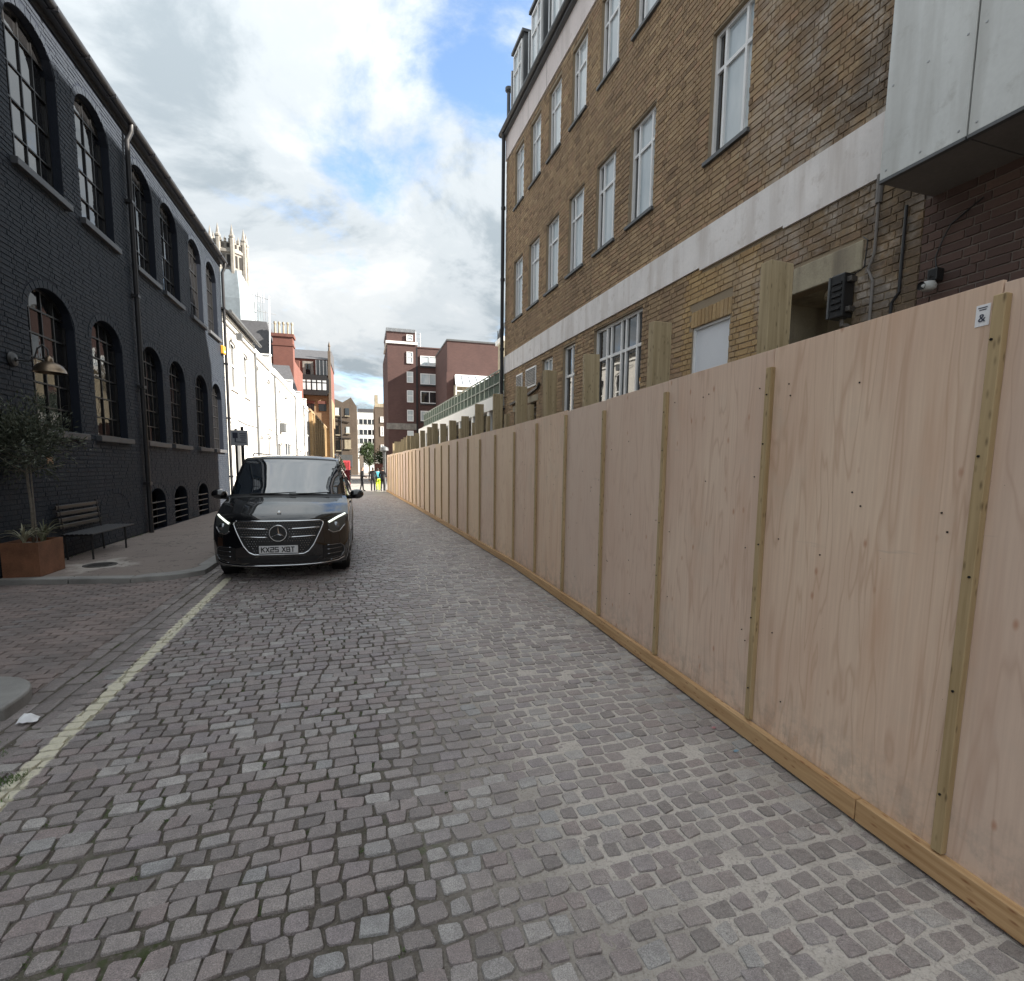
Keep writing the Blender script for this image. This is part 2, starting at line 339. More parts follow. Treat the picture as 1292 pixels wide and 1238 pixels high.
MT['greenpost'] = worn('pale_green_rail', (.20, .235, .20), .5, .2, 5, 40, .05)
MT['stonepale'] = worn('pale_carved_stone', (.23, .215, .195), .85, .4, 2, 8, .3)
MT['sheet'] = worn('scaffold_sheeting', (.17, .20, .225), .5, .35, .35, 2.2, .6)
MT['galv'] = worn('galvanised_tube', (.42, .43, .44), .4, .2, 6, 40, .05, .7)
MT['corten'] = worn('corten_steel', (.215, .095, .05), .8, .45, 4, 50, .25)
MT['brass'] = worn('aged_brass', (.20, .15, .105), .33, .4, 7, 60, .1, .9)
MT['benchm'] = worn('black_painted_iron', (.018, .018, .019), .4, .3, 6, 60, .1)
MT['bark'] = worn('olive_bark', (.20, .175, .145), .9, .4, 10, 60, .5)
def leaf_mat(name, a, b):
    m = Mat(name); t = m.attr('tone'); c = m.ramp(t, [(0, a), (1, b)]); m.p.inputs['Subsurface Weight'].default_value = 0
    return m.done(c, .55, 0, .4)
MT['olive'] = leaf_mat('olive_leaf', (.035, .045, .028), (.125, .14, .10))
MT['spiky'] = leaf_mat('variegated_leaf', (.10, .11, .055), (.42, .41, .30))
MT['treeleaf'] = leaf_mat('tree_leaf', (.02, .04, .014), (.06, .095, .032))
MT['grass'] = leaf_mat('grass_blade', (.05, .10, .02), (.12, .19, .05))
MT['yellow'] = worn('yellow_plastic', (.72, .36, .05), .4, .1)
MT['signface'] = worn('sign_face', (.36, .38, .42), .4, .1, 6, 40, .0)
MT['signink'] = worn('sign_ink', (.035, .04, .07), .5, .1)
MT['paper'] = worn('white_paper', (.82, .82, .84), .7, .05)
MT['redplastic'] = worn('red_plastic', (.42, .05, .06), .5, .15)
MT['redscrap'] = worn('faded_red_scrap', (.40, .20, .21), .7, .2)
MT['blueplastic'] = worn('blue_plastic', (.17, .27, .34), .5, .15)
MT['skin'] = worn('skin', (.42, .26, .19), .6, .1)
MT['hair'] = worn('dark_hair', (.03, .022, .018), .7, .2)
MT['blackcloth'] = worn('black_cloth', (.018, .018, .022), .85, .3, 8)
MT['teal'] = worn('teal_cloth', (.06, .33, .42), .8, .2, 8)
MT['hivis'] = worn('hi_vis_cloth', (.62, .85, .03), .7, .1, 8)
# van
m = Mat('black_car_paint'); MT['paint'] = m.done((.003, .003, .0036), .35, 0, .12); m.p.inputs['Coat Weight'].default_value = 1; m.p.inputs['Coat Roughness'].default_value = .015; m.p.inputs['Coat IOR'].default_value = 1.8
m = Mat('car_glass'); MT['carglass'] = m.done((.012, .017, .024), .01); m.p.inputs['IOR'].default_value = 3.0
m = Mat('chrome'); MT['chrome'] = m.done((.72, .73, .75), .12, 1.0)
m = Mat('dark_chrome'); MT['dchrome'] = m.done((.30, .31, .33), .2, 1.0)
MT['trim'] = worn('black_plastic_trim', (.012, .012, .013), .5, .2)
MT['rubber'] = worn('tyre_rubber', (.018, .018, .018), .8, .3)
MT['alloy'] = worn('alloy_rim', (.32, .32, .33), .3, .1, 5, 40, 0, .9)
m = Mat('lamp_glow'); MT['drl'] = m.done((.9, .9, .9), .3); m.p.inputs['Emission Color'].default_value = (.93, 1, .86, 1); m.p.inputs['Emission Strength'].default_value = .30
m = Mat('lamp_lens'); MT['lens'] = m.done((.06, .063, .062), .03); m.p.inputs['IOR'].default_value = 1.7
MT['plate'] = worn('number_plate', (.62, .62, .63), .4, .05)

# ------------------------------------------------------------------ mesh helpers
def ident(a, b, c): return (a, b, c)
def worldpos(o):
    p = Vector((0, 0, 0))
    while o is not None: p += Vector(o.location); o = o.parent
    return p
def link(o, parent=None):
    C.objects.link(o)
    if parent is not None: o.parent = parent
    return o
def tag(o, label=None, cat=None, group=None, kind=None):
    for k, v in (('label', label), ('category', cat), ('group', group), ('kind', kind)):
        if v: o[k] = v
    return o
def thing(name, loc, label, cat, group=None, rz=0.0):
    o = bpy.data.objects.new(name, None); o.empty_display_size = .2; C.objects.link(o)
    o.location = loc; o.rotation_euler = (0, 0, rz); tag(o, label, cat, group); return o
class MB:
    """collects polygons; build() links them as one mesh object"""
    def __init__(s, T=ident, flip=False): s.v = []; s.f = []; s.t = []; s.T = T; s.flip = flip
    def poly(s, pts, tone=.5):
        b = len(s.v); s.v += [s.T(*p) for p in pts]; i = list(range(b, b+len(pts)))
        s.f.append(i[::-1] if s.flip else i); s.t.append(tone)
    def faces(s, pts, fs, tone=.5):
        b = len(s.v); s.v += [s.T(*p) for p in pts]
        for f in fs:
            i = [b+k for k in f]; s.f.append(i[::-1] if s.flip else i); s.t.append(tone)
    def box(s, x0, x1, y0, y1, z0, z1, tone=.5):
        p = [(x, y, z) for z in (z0, z1) for y in (y0, y1) for x in (x0, x1)]
        s.faces(p, [(0, 2, 3, 1), (4, 5, 7, 6), (0, 1, 5, 4), (2, 6, 7, 3), (0, 4, 6, 2), (1, 3, 7, 5)], tone); return s
    def bar(s, p, q, w, h, tone=.5, up=(0, 0, 1)):
        p, q = Vector(p), Vector(q); d = (q-p).normalized(); u = Vector(up)
        if abs(d.dot(u)) > .95: u = Vector((1, 0, 0))
        a = d.cross(u).normalized()*w/2; b = a.cross(d).normalized()*h/2
        pts = [tuple(e+sa*a+sb*b) for e in (p, q) for sa, sb in ((-1, -1), (1, -1), (1, 1), (-1, 1))]
        s.faces(pts, [(0, 1, 2, 3), (7, 6, 5, 4), (0, 4, 5, 1), (1, 5, 6, 2), (2, 6, 7, 3), (3, 7, 4, 0)], tone); return s
    def tube(s, path, r, n=8, tone=.5, caps=True):
        path = [Vector(p) for p in path]; rings = []
        rr = r if isinstance(r, (list, tuple)) else [r]*len(path)
        prev = None
        for i, p in enumerate(path):
            d = (path[min(i+1, len(path)-1)] - path[max(i-1, 0)]).normalized()
            if prev is None:
                u = Vector((0, 0, 1)) if abs(d.z) < .9 else Vector((1, 0, 0)); a = d.cross(u).normalized()
            else: a = (prev - d*prev.dot(d)).normalized()
            prev = a; b = d.cross(a)
            rings.append([tuple(p + rr[i]*(math.cos(2*math.pi*k/n)*a + math.sin(2*math.pi*k/n)*b)) for k in range(n)])
        pts = [q for r_ in rings for q in r_]
        fs = [(i*n+k, i*n+(k+1) % n, (i+1)*n+(k+1) % n, (i+1)*n+k) for i in range(len(path)-1) for k in range(n)]
        if caps: fs += [tuple(range(n))[::-1], tuple((len(path)-1)*n+k for k in range(n))]
        s.faces(pts, fs, tone); return s
    def lathe(s, prof, c=(0, 0, 0), n=24, axis='z', tone=.5):
        pts = []
        for r, h in prof:
            for k in range(n):
                a = 2*math.pi*k/n
                p = (r*math.cos(a), r*math.sin(a), h)
                if axis == 'x': p = (p[2], p[0], p[1])
                if axis == 'y': p = (p[0], p[2], p[1])
                pts.append((c[0]+p[0], c[1]+p[1], c[2]+p[2]))
        fs = [(i*n+k, i*n+(k+1) % n, (i+1)*n+(k+1) % n, (i+1)*n+k) for i in range(len(prof)-1) for k in range(n)]
        s.faces(pts, fs, tone); return s
    def grid(s, rows, tone=.5, close=False):
        n = len(rows[0]); pts = [p for r in rows for p in r]
        fs = [(i*n+k, i*n+(k+1) % n, (i+1)*n+(k+1) % n, (i+1)*n+k) for i in range(len(rows)-1) for k in range(n if close else n-1)]
        s.faces(pts, fs, tone); return s
    def ext(s, outline, h0, h1, plane='xy', tone=.5):
        """prism: outline in a plane, extruded along the third axis"""
        def P(a, b, h): return (a, b, h) if plane == 'xy' else ((a, h, b) if plane == 'xz' else (h, a, b))
        n = len(outline); pts = [P(a, b, h0) for a, b in outline] + [P(a, b, h1) for a, b in outline]
        s.faces(pts, [tuple(range(n))[::-1], tuple(range(n, 2*n))] + [(i, (i+1) % n, n+(i+1) % n, n+i) for i in range(n)], tone); return s
    def build(s, name, mat, parent=None, kind=None, smooth=False, bevel=0.0, seg=2, local=False, center=False, angle=None):
        me = bpy.data.meshes.new(name)
        org = Vector((0, 0, 0)) if local or parent is None else worldpos(parent)
        vv = [Vector(p) for p in s.v]
        loc = Vector((0, 0, 0))
        if center and vv:
            lo = Vector([min(p[i] for p in vv) for i in range(3)]); hi = Vector([max(p[i] for p in vv) for i in range(3)])
            loc = (lo+hi)/2; loc.z = lo.z
        me.from_pydata([tuple(p-loc-(org if not center else Vector((0, 0, 0)))) for p in vv], [], s.f)
        at = me.attributes.new('tone', 'FLOAT', 'FACE'); at.data.foreach_set('value', s.t)
        mats = mat if isinstance(mat, (list, tuple)) else [mat]
        for mm in mats: me.materials.append(MT[mm] if isinstance(mm, str) else mm)
        if smooth: me.polygons.foreach_set('use_smooth', [True]*len(me.polygons))
        if smooth and angle:
            me.set_sharp_from_angle(angle=R_(angle))
        o = bpy.data.objects.new(name, me); link(o, parent)
        if center: o.location = loc-org
        if bevel:
            b = o.modifiers.new('bevel', 'BEVEL'); b.width = bevel; b.segments = seg; b.limit_method = 'ANGLE'; b.angle_limit = R_(40)
        if kind: o['kind'] = kind
        return o
def struct(name, mb, mat, **k):
    return mb.build(name, mat, None, kind='structure', **k)
def text_mesh(name, body, size, mat, parent, loc, rot, bold=0.0, sx=1.0):
    cu = bpy.data.curves.new(name, 'FONT'); cu.body = body; cu.size = size; cu.align_x = 'CENTER'; cu.align_y = 'CENTER'
    cu.extrude = .0015; cu.offset = bold
    t = bpy.data.objects.new(name, cu); C.objects.link(t); bpy.context.view_layer.update()
    me = bpy.data.meshes.new_from_object(t.evaluated_get(bpy.context.evaluated_depsgraph_get()))
    bpy.data.objects.remove(t)
    me.materials.clear(); me.materials.append(MT[mat]); o = bpy.data.objects.new(name, me); link(o, parent)
    o.location = loc; o.rotation_euler = rot; o.scale = (sx, 1, 1); return o

# ------------------------------------------------------------------ layout constants
FENCE = [(2.27, -.6), (2.31, 1.45), (2.36, 2.56), (2.40, 3.74), (2.45, 5.04), (2.48, 6.2), (2.50, 7.36), (2.50, 8.61), (2.45, 10.21), (2.29, 16.1), (2.11, 22.1), (1.88, 28.25), (1.62, 35.6), (1.60, 36.3)]
def fence_x(y):
    for (xa, ya), (xb, yb) in zip(FENCE, FENCE[1:]):
        if y <= yb: return xa + (xb-xa)*max(0, (y-ya))/(yb-ya)
    return FENCE[-1][0]
XL = -4.90; KL = 4.90/5.13
def ly(y): return y*KL
def lz(z): return (z-CAMZ)*KL + CAMZ
def LW(u, off, z): return (XL+off, u, z)
TH = R_(2.5); P0 = Vector((4.75, 3.5, 0)); DN = Vector((math.cos(TH), math.sin(TH), 0)); DD = Vector((-math.sin(TH), math.cos(TH), 0))
def RW(s, off, z):
    p = P0 + DD*(s-3.5) - DN*off; return (p.x, p.y, z)
PAVZ = .07

# ------------------------------------------------------------------ ground, road, pavement
g = MB(); g.poly([(-300, -60, -.05), (300, -60, -.05), (300, 600, -.05), (-300, 600, -.05)]); struct('ground', g, 'ground')
random.seed(11)
bed = MB(); step = .07
def bed_z(x, y):
    d = max(0., min(1., (x - .012*y - .0)/1.1)); n = mnoise.noise((x*2.2, y*2.2, 0))*.5 + mnoise.noise((x*9, y*9, 3))*.5
    return -.0125 + d*.0065 + n*.0055
xs = [-2.36+step*i for i in range(int(5.2/step)+1)]; ys = []; y = .1
while y < 31.05: ys.append(y); y += step*(1 if y < 9 else 2.5)
bed.grid([[(x, y, bed_z(x, y)) for x in xs] for y in ys])
road = struct('road', bed, 'joint', smooth=True)
fr = MB(); fr.poly([(-2.36, ys[-1], -.003), (2.6, ys[-1], -.003), (2.2, 40, -.003), (6, 41, -.003), (6, 190, -.003), (-3.4, 190, -.003), (-2.36, 60, -.003)])
struct('road_beyond', fr, 'farcob')

def sett(mb, cx, cy, lx, ly_, rot, z, tone, lod):
    ca, sa = math.cos(rot), math.sin(rot); rr = random.uniform
    hx, hy = lx/2, ly_/2
    def W(a, b, h): return (cx+a*ca-b*sa, cy+a*sa+b*ca, h)
    tx, ty = rr(-.012, .012), rr(-.012, .012)                     # slight tilt of each stone
    def zz(a, b, h): return z + h + tx*a + ty*b
    if lod == 0:
        c = min(hx, hy)*rr(.10, .32); j = .0085
        ring = []
        for sx, sy in ((-1, -1), (1, -1), (1, 1), (-1, 1)):
            dx, dy = rr(-j, j), rr(-j, j); k1, k2 = rr(.6, 1.3)*c, rr(.6, 1.3)*c
            a = (sx*(hx-k1)+dx, sy*hy+dy); b = (sx*hx+dx, sy*(hy-k2)+dy)
            ring += [a, b] if sx*sy < 0 else [b, a]
        # order counter-clockwise
        ring.sort(key=lambda p: math.atan2(p[1]/hy, p[0]/hx))
        n = len(ring); pts = []
        for k, h in ((1.0, -.035), (.992, -.0045), (.962, -.0006)): pts += [W(a*k, b*k, zz(a, b, h)) for a, b in ring]
        ins = .55; pts += [W(a*ins, b*ins, zz(a, b, rr(-.001, .0015))) for a, b in ring]
        fs = [(i*n+k, i*n+(k+1) % n, (i+1)*n+(k+1) % n, (i+1)*n+k) for i in range(3) for k in range(n)] + [tuple(3*n+k for k in range(n))]
    else:
        j = .005; cr = [(sx*hx+rr(-j, j), sy*hy+rr(-j, j)) for sx, sy in ((-1, -1), (1, -1), (1, 1), (-1, 1))]
        pts = [W(a, b, zz(a, b, -.03)) for a, b in cr] + [W(a*.98, b*.98, zz(a, b, -.005)) for a, b in cr] + [W(a*.86, b*.86, zz(a, b, 0)) for a, b in cr]
        fs = [(i*4+k, i*4+(k+1) % 4, (i+1)*4+(k+1) % 4, (i+1)*4+k) for i in range(2) for k in range(4)] + [(8, 9, 10, 11)]
    mb.faces(pts, fs, tone)
setts = []
y = .35; row = 0
while y < 31:
    near = y < 3.2
    pitch = random.uniform(.090, .104); xl = -1.93 - .03*min(y, 3); xr = fence_x(y) + .12
    x = xl + random.uniform(0, .02); ph = random.uniform(0, 6)
    while x < xr:
        d = max(0., min(1., (x - .1 + .25)/1.1))                    # wider joints along the hoarding
        L = random.uniform(.085, .125) if y < 2.2 else random.uniform(.095, .155)
        jx = random.uniform(.010, .016) + .006*d; jy = .012 + .006*d
        wob = .012*math.sin(x*1.7+ph) + .035*x + .010*math.sin(y*.9+x*3)
        L = min(L, max(.05, xr-x))
        z = random.uniform(-.0035, .0035) - (.006 if random.random() < .07*d else 0)
        setts.append((x+L/2, y+wob, L-jx, pitch-jy-random.uniform(0, .007), random.uniform(-.05, .05)+.035, z, min(1, max(0, random.gauss(.47, .30)))))
        x += L
    y += pitch; row += 1
# channel of long setts laid lengthwise beside the kerb
for k, xc in enumerate((-2.285, -2.15, -2.015)):
    y = .4 + k*.07
    while y < 31:
        L = random.uniform(.19, .27)
        setts.append((xc - .004*min(y, 8)+random.uniform(-.004, .004), y+L/2, .118, L-.014, random.uniform(-.02, .02), random.uniform(-.006, .001)-.004, min(1, max(0, random.gauss(.12, .12))))); y += L
def sett_corners(s): 
    cx, cy, a, b = s[:4]; return [(cx-a/2, cy-b/2, 0), (cx+a/2, cy-b/2, 0), (cx+a/2, cy+b/2, 0), (cx-a/2, cy+b/2, 0)]
setts.sort(key=lambda s: -px_area(sett_corners(s)))
rest = MB()
for i, s in enumerate(setts):
    if i < 300:
        b = MB(); sett(b, *s, 0); b.build('sett', 'sett', road, center=True, smooth=True, angle=50)
    else: sett(rest, *s, 0 if s[1] < 12 else 1)
rest.build('setts', 'sett', road, kind='stuff', smooth=True, angle=50)

# vehicle crossing of small red pavers between the two kerb corners
cb = MB(); cb.poly([(XL, 3.9, -.016), (-2.36, 3.9, -.016), (-2.36, 9.0, -.016), (XL, 9.0, -.016)]); crossing = struct('crossing', cb, 'paverjoint')
pav = []; y = 4.0; r = 0
while y < 8.95:
    x = XL + .02 + (.1 if r % 2 else 0)
    while x < -2.40:
        L = min(.205, -2.37-x)
        if L > .05: pav.append((x+L/2, y+.05+.02*math.sin(x*2), L-.009, .094, random.uniform(-.015, .015), random.uniform(-.004, .002)-.003, min(1, max(0, random.gauss(.45, .25)))))
        x += .207
    y += .103; r += 1
pav.sort(key=lambda s: -px_area(sett_corners(s))); rest = MB()
for i, s in enumerate(pav):
    if i < 300: b = MB(); sett(b, *s, 1); b.build('paver', 'paver', crossing, center=True)
    else: sett(rest, *s, 1)
rest.build('pavers', 'paver', crossing, kind='stuff')

def arc(cx, cy, r, a0, a1, n): return [(cx+r*math.cos(R_(a0+(a1-a0)*i/n)), cy+r*math.sin(R_(a0+(a1-a0)*i/n))) for i in range(n+1)]
# far footway: kerb line from the wall along Y=8.5, round the corner, then along the street
kin = [(XL, 8.78)] + [(-3.2, 8.52)] + arc(-3.05, 9.37, .78-.0, 262, 360, 10)[1:] + [(-2.36, 60)]
inner = [(XL, 8.98)] + [(-3.2, 8.72)] + arc(-3.05, 9.37, .52, 262, 360, 10)[1:] + [(-2.58, 60)]
kin = [(x if i < 3 else min(x, -2.36+.0), y) for i, (x, y) in enumerate(kin)]
pv = MB(); pv.ext([(XL, 60)] + inner, -.04, PAVZ-.004); pave = struct('pavement', pv, 'pave')
kk = [(kin[i], kin[i+1], inner[i], inner[i+1]) for i in range(len(kin)-1)]
def kerb_seg(pa, pb, qa, qb, parent):
    def sub(a, b, t): return (a[0]+(b[0]-a[0])*t, a[1]+(b[1]-a[1])*t)
    b = MB(); g = .008/max(.05, math.dist(pa, pb))
    o = [sub(pa, pb, g), sub(pa, pb, 1-g), sub(qa, qb, 1-g), sub(qa, qb, g)]
    b.ext(o, -.05, PAVZ+random.uniform(-.003, .004)); b.build('kerb_stone', 'kerb', parent, bevel=.012, center=True)
random.seed(5)
kerb_seg(kin[0], (-4.0, 8.64), inner[0], (-4.0, 8.84), pave); kerb_seg((-4.0, 8.64), kin[1], (-4.0, 8.84), inner[1], pave)
corner = MB(); corner.ext(kin[1:len(kin)-1] + inner[1:len(kin)-1][::-1], -.05, PAVZ+.002); corner.build('corner_kerb_stone', 'kerb', pave, bevel=.012)
ya = kin[-2][1]
while ya < 34:
    yb = ya+random.uniform(.8, 1.1); kerb_seg((-2.36, ya), (-2.36, yb), (-2.58, ya), (-2.58, yb), pave); ya = yb
lk = MB(); lk.box(-2.58, -2.36, ya, 60, -.05, PAVZ); lk.build('kerb_run', 'kerb', pave)
# near footway with its rounded corner stone
kin2 = [(-2.31, -3), (-2.31, 4.1)] + arc(-2.76, 4.30, .45, 0, 90, 8) + [(XL, 4.75)]
in2 = [(-2.53, -3), (-2.53, 4.1)] + arc(-2.76, 4.30, .23, 0, 90, 8) + [(XL, 4.53)]
pv = MB(); pv.ext(in2 + [(XL, -3)], -.04, PAVZ-.004); pave2 = struct('near_pavement', pv, 'pave')
corner = MB(); corner.ext(kin2[2:11] + [(-3.3, 4.75), (-3.3, 3.95), (-2.53, 3.95), (-2.31, 4.1)], -.05, PAVZ+.012); corner.build('corner_kerb_stone', 'kerb', pave2, bevel=.02)
for a in range(-3, 4):
    if a < 3: kerb_seg((-2.31, a), (-2.31, a+1), (-2.53, a), (-2.53, a+1), pave2)
kerb_seg((-2.31, 3.0), (-2.31, 3.93), (-2.53, 3.0), (-2.53, 3.93), pave2)
mc = MB(); mc.lathe([(0, PAVZ+.004), (.17, PAVZ+.004), (.18, PAVZ+.001), (.195, PAVZ+.001), (.2, PAVZ+.006), (.225, PAVZ+.006), (.23, PAVZ-.004)], (-4.06, 9.75, 0), 28)
for i in range(-4, 5): mc.box(-4.06-.14, -4.06+.14, 9.75+i*.032-.007, 9.75+i*.032+.007, PAVZ+.004, PAVZ+.007)
o = mc.build('manhole_cover', 'iron'); tag(o, 'round ribbed iron manhole cover set in the footway', 'manhole cover')

# ------------------------------------------------------------------ plywood hoarding
random.seed(21)
fence = thing('hoarding', (2.4, 4.0, 0), 'long plywood hoarding with vertical timber battens, kick board and posts rising behind it', 'hoarding')
def along(dist, start=(2.27, -.6)):
    pass
pts = [Vector((x, y, 0)) for x, y in FENCE]; cum = [0]
for a, b in zip(pts, pts[1:]): cum.append(cum[-1]+(b-a).length)
def at(d):
    for i in range(len(pts)-1):
        if d <= cum[i+1] or i == len(pts)-2:
            t = (d-cum[i])/(cum[i+1]-cum[i]); return pts[i].lerp(pts[i+1], t), (pts[i+1]-pts[i]).normalized()
D0 = cum[1]                                   # the batten at Y = 1.45
joints = [D0 + 1.185*k + (.03 if k == 3 else 0) for k in range(-1, 30)]
FH = 2.41
ply_obj = None
for k, d in enumerate(joints[:-1]):
    d1 = joints[k+1]; pa, _ = at(d); pb, _ = at(d1); dr = (pb-pa).normalized(); nr = Vector((-dr.y, dr.x, 0))  # towards the street
    ht = FH + random.uniform(-.012, .012); L = (pb-pa).length
    b = MB(); b.box(-.009, .009, .0025, L-.0025, .025, ht)
    o = b.build('plywood_panel', 'ply', fence, bevel=.0015, seg=1, local=True)
    o.location = pa - Vector(fence.location); o.rotation_euler = (0, 0, math.atan2(-dr.x, dr.y))
    if k == 1: ply_obj = o
for k, d in enumerate(joints[:-1]):
    pa, dr = at(d); nr = Vector((-dr.y, dr.x, 0))
    tp = 2.30 + random.uniform(-.03, .06)
    b = MB(); b.box(-.016, .016, -.022, .022, .13, tp); o = b.build('batten', 'batten', fence, bevel=.003, seg=1, local=True)
    o.location = pa + nr*.0255 - Vector(fence.location); o.rotation_euler = (random.uniform(-.006, .006), 0, math.atan2(-dr.x, dr.y))
    if k < 6:
        for zz in (.35, .8, 1.3, 1.8, 2.15):
            s_ = MB(); s_.lathe([(0, .0), (.005, .0), (.005, -.004)], (0, 0, 0), 8, 'x')
            q = s_.build('screw_head', 'black', o, local=True); q.location = (-.0168, random.uniform(-.012, .012), zz+random.uniform(-.06, .06))
for k, o in enumerate([c for c in fence.children if c.name.startswith('plywood_panel')][:7]):
    for _ in range(11):
        s_ = MB(); s_.lathe([(0, .0), (.0042, .0), (.0042, -.003)], (0, 0, 0), 8, 'x'); q = s_.build('screw_hole', 'black', o, local=True)
        q.location = (-.0098, random.choice((random.uniform(.1, 1.08), .12, .6, 1.05))+random.uniform(-.03, .03), random.uniform(.25, 2.3))
d = cum[0]+.02
while d < cum[-1]-.5:
    L = min(random.choice((2.4, 3.0, 3.6)), cum[-1]-d); pa, _ = at(d); pb, _ = at(d+L); dr = (pb-pa).normalized(); nr = Vector((-dr.y, dr.x, 0))
    b = MB(); b.box(-.022, .022, .002, (pb-pa).length-.002, .012, .122)
    o = b.build('kick_board', 'kick', fence, bevel=.004, seg=1, local=True); o.location = pa + nr*.033 - Vector(fence.location); o.rotation_euler = (0, 0, math.atan2(-dr.x, dr.y)); d += L
for k in range(22):
    d = cum[1] + 1.62 + 1.58*k; 
    if d > cum[-1]-.3: break
    pa, dr = at(d); nr = Vector((-dr.y, dr.x, 0))
    b = MB(); b.box(-.10, .10, -.045, .045, -.05, 3.16+random.uniform(-.11, .09)); o = b.build('post', 'post', fence, bevel=.004, seg=1, local=True)
    o.location = pa - nr*.36 - Vector(fence.location); o.rotation_euler = (random.uniform(-.018, .018), random.uniform(-.018, .018), math.atan2(-dr.x, dr.y)+random.uniform(-.25, .25))
    if k > 3 and random.random() < .6:
        b = MB(); b.box(-.035, .035, -.09, .09, -.05, 2.9+random.uniform(-.1, .1)); o2 = b.build('post', 'post', fence, bevel=.004, seg=1, local=True)
        o2.location = o.location + Vector((.3, .35, 0)); o2.rotation_euler = o.rotation_euler
    # raking prop and rails behind the sheets
for zz in (.5, 1.9):
    for i in range(0, len(pts)-1):
        b = MB(); pa, pb = pts[i], pts[i+1]; dr = (pb-pa).normalized(); nr = Vector((-dr.y, dr.x, 0))
        q = -nr*.06
        b.bar(pa+q+Vector((0, 0, zz)), pb+q+Vector((0, 0, zz)), .045, .095); b.build('rail', 'post', fence)
# paper notice stapled near the top of the second sheet
L = (Vector(at(joints[2])[0])-Vector(at(joints[1])[0])).length
pa, dr = at(joints[0]); 
b = MB(); b.box(-.0112, -.0092, .036, .086, 2.262, 2.342); st = b.build('paper_notice', 'paper', ply_obj, local=True)
pb_ = MB()
for zz, y0, y1 in ((2.331, .046, .078), (2.323, .049, .074)): pb_.box(-.0125, -.0115, y0, y1, zz-.0016, zz+.0016)
pb_.build('notice_print', 'signink', st, local=True)
text_mesh('notice_emblem', '&', .042, 'signink', st, (-.0118, .062, 2.291), (R_(90), 0, R_(-90)))

# ------------------------------------------------------------------ brickwork helpers
def complement(a, b, blocks):
    out = []; x = a
    for p, q in sorted(blocks):
        if q <= x or p >= b: continue
        if p > x: out.append((x, min(p, b)))
        x = max(x, q)
    if x < b: out.append((x, b))
    return out
def courses(u0, u1, z0, z1, blk, ch=.075, joint=.010, pitch=.2275, tonef=None, flem=True, perp=None):
    perp = joint if perp is None else perp
    res = []; n = int(round((z1-z0)/ch)); 
    for i in range(n):
        za = z0+i*ch; zb = za+ch-joint
        free = complement(u0, u1, blk(za, zb))
        u = u0 - (.17 if i % 2 else 0.0) - .05; k = i % 2
        while u < u1:
            L = pitch if (k % 2 == 0 or not flem) else pitch*.5
            a, b = u+perp/2, u+L-perp/2
            for p, q in free:
                aa, bb = max(a, p), min(b, q)
                if bb-aa > .028: res.append((aa, bb, za, zb))
            u += L; k += 1
    return res
def add_brick(mb, bk, back, front, tone, jit=.003):
    a, b, z0, z1 = bk; rr = random.uniform; f = front + rr(-jit, jit); e = .003
    p = [(a, back, z0), (b, back, z0), (b, back, z1), (a, back, z1)]
    e2 = min(e, (b-a)*.02+.0002) if jit > .0032 else e
    q = [(a+e2+rr(-.002, .002), f+rr(-.001, .001), z0+e+rr(-.002, .002)), (b-e+rr(-.002, .002), f+rr(-.001, .001), z0+e+rr(-.002, .002)),
         (b-e+rr(-.002, .002), f, z1-e+rr(-.002, .002)), (a+e+rr(-.002, .002), f, z1-e+rr(-.002, .002))]
    mb.faces(p+q, [(4, 5, 6, 7), (0, 1, 5, 4), (1, 2, 6, 5), (2, 3, 7, 6), (3, 0, 4, 7)], tone)
def lay_bricks(bricks, T, flip, mat, parent, front, back, tonef, limit=300, name='brick', jit=.003):
    order = sorted(bricks, key=lambda k: -px_area([T(k[0], front, k[2]), T(k[1], front, k[2]), T(k[1], front, k[3]), T(k[0], front, k[3])]))
    rest = MB(T, flip)
    for i, bk in enumerate(order):
        tn = tonef(bk)
        if i < limit:
            b = MB(T, flip); add_brick(b, bk, back, front, tn, jit); b.build(name, mat, parent, center=True)
        else: add_brick(rest, bk, back, front, tn, jit)
    if rest.f: rest.build(name+'work', mat, parent, kind='stuff')
def arch_z(op, u):
    u0, u1, z0, zs, zc = op
    if zc <= zs: return zs
    t = (u-(u0+u1)/2)/((u1-u0)/2); t = max(-1, min(1, t)); return zs + (zc-zs)*math.sqrt(max(0, 1-t*t))
def wall_sheet(mb, u0, u1, z0, z1, ops, off, nsub=12):
    br = {u0, u1}
    for o in ops:
        br.update((o[0], o[1]))
        if o[4] > o[3]: br.update(o[0]+(o[1]-o[0])*i/nsub for i in range(1, nsub))
    br = sorted(b for b in br if u0 <= b <= u1)
    for a, b in zip(br, br[1:]):
        if b-a < 1e-5: continue
        m_ = (a+b)/2; za = zb = z0
        for o in sorted((o for o in ops if o[0]-1e-6 <= m_ <= o[1]+1e-6), key=lambda o: o[2]):
            mb.poly([(a, off, za), (b, off, zb), (b, off, o[2]), (a, off, o[2])]); za, zb = arch_z(o, a), arch_z(o, b)
        mb.poly([(a, off, za), (b, off, zb), (b, off, z1), (a, off, z1)])
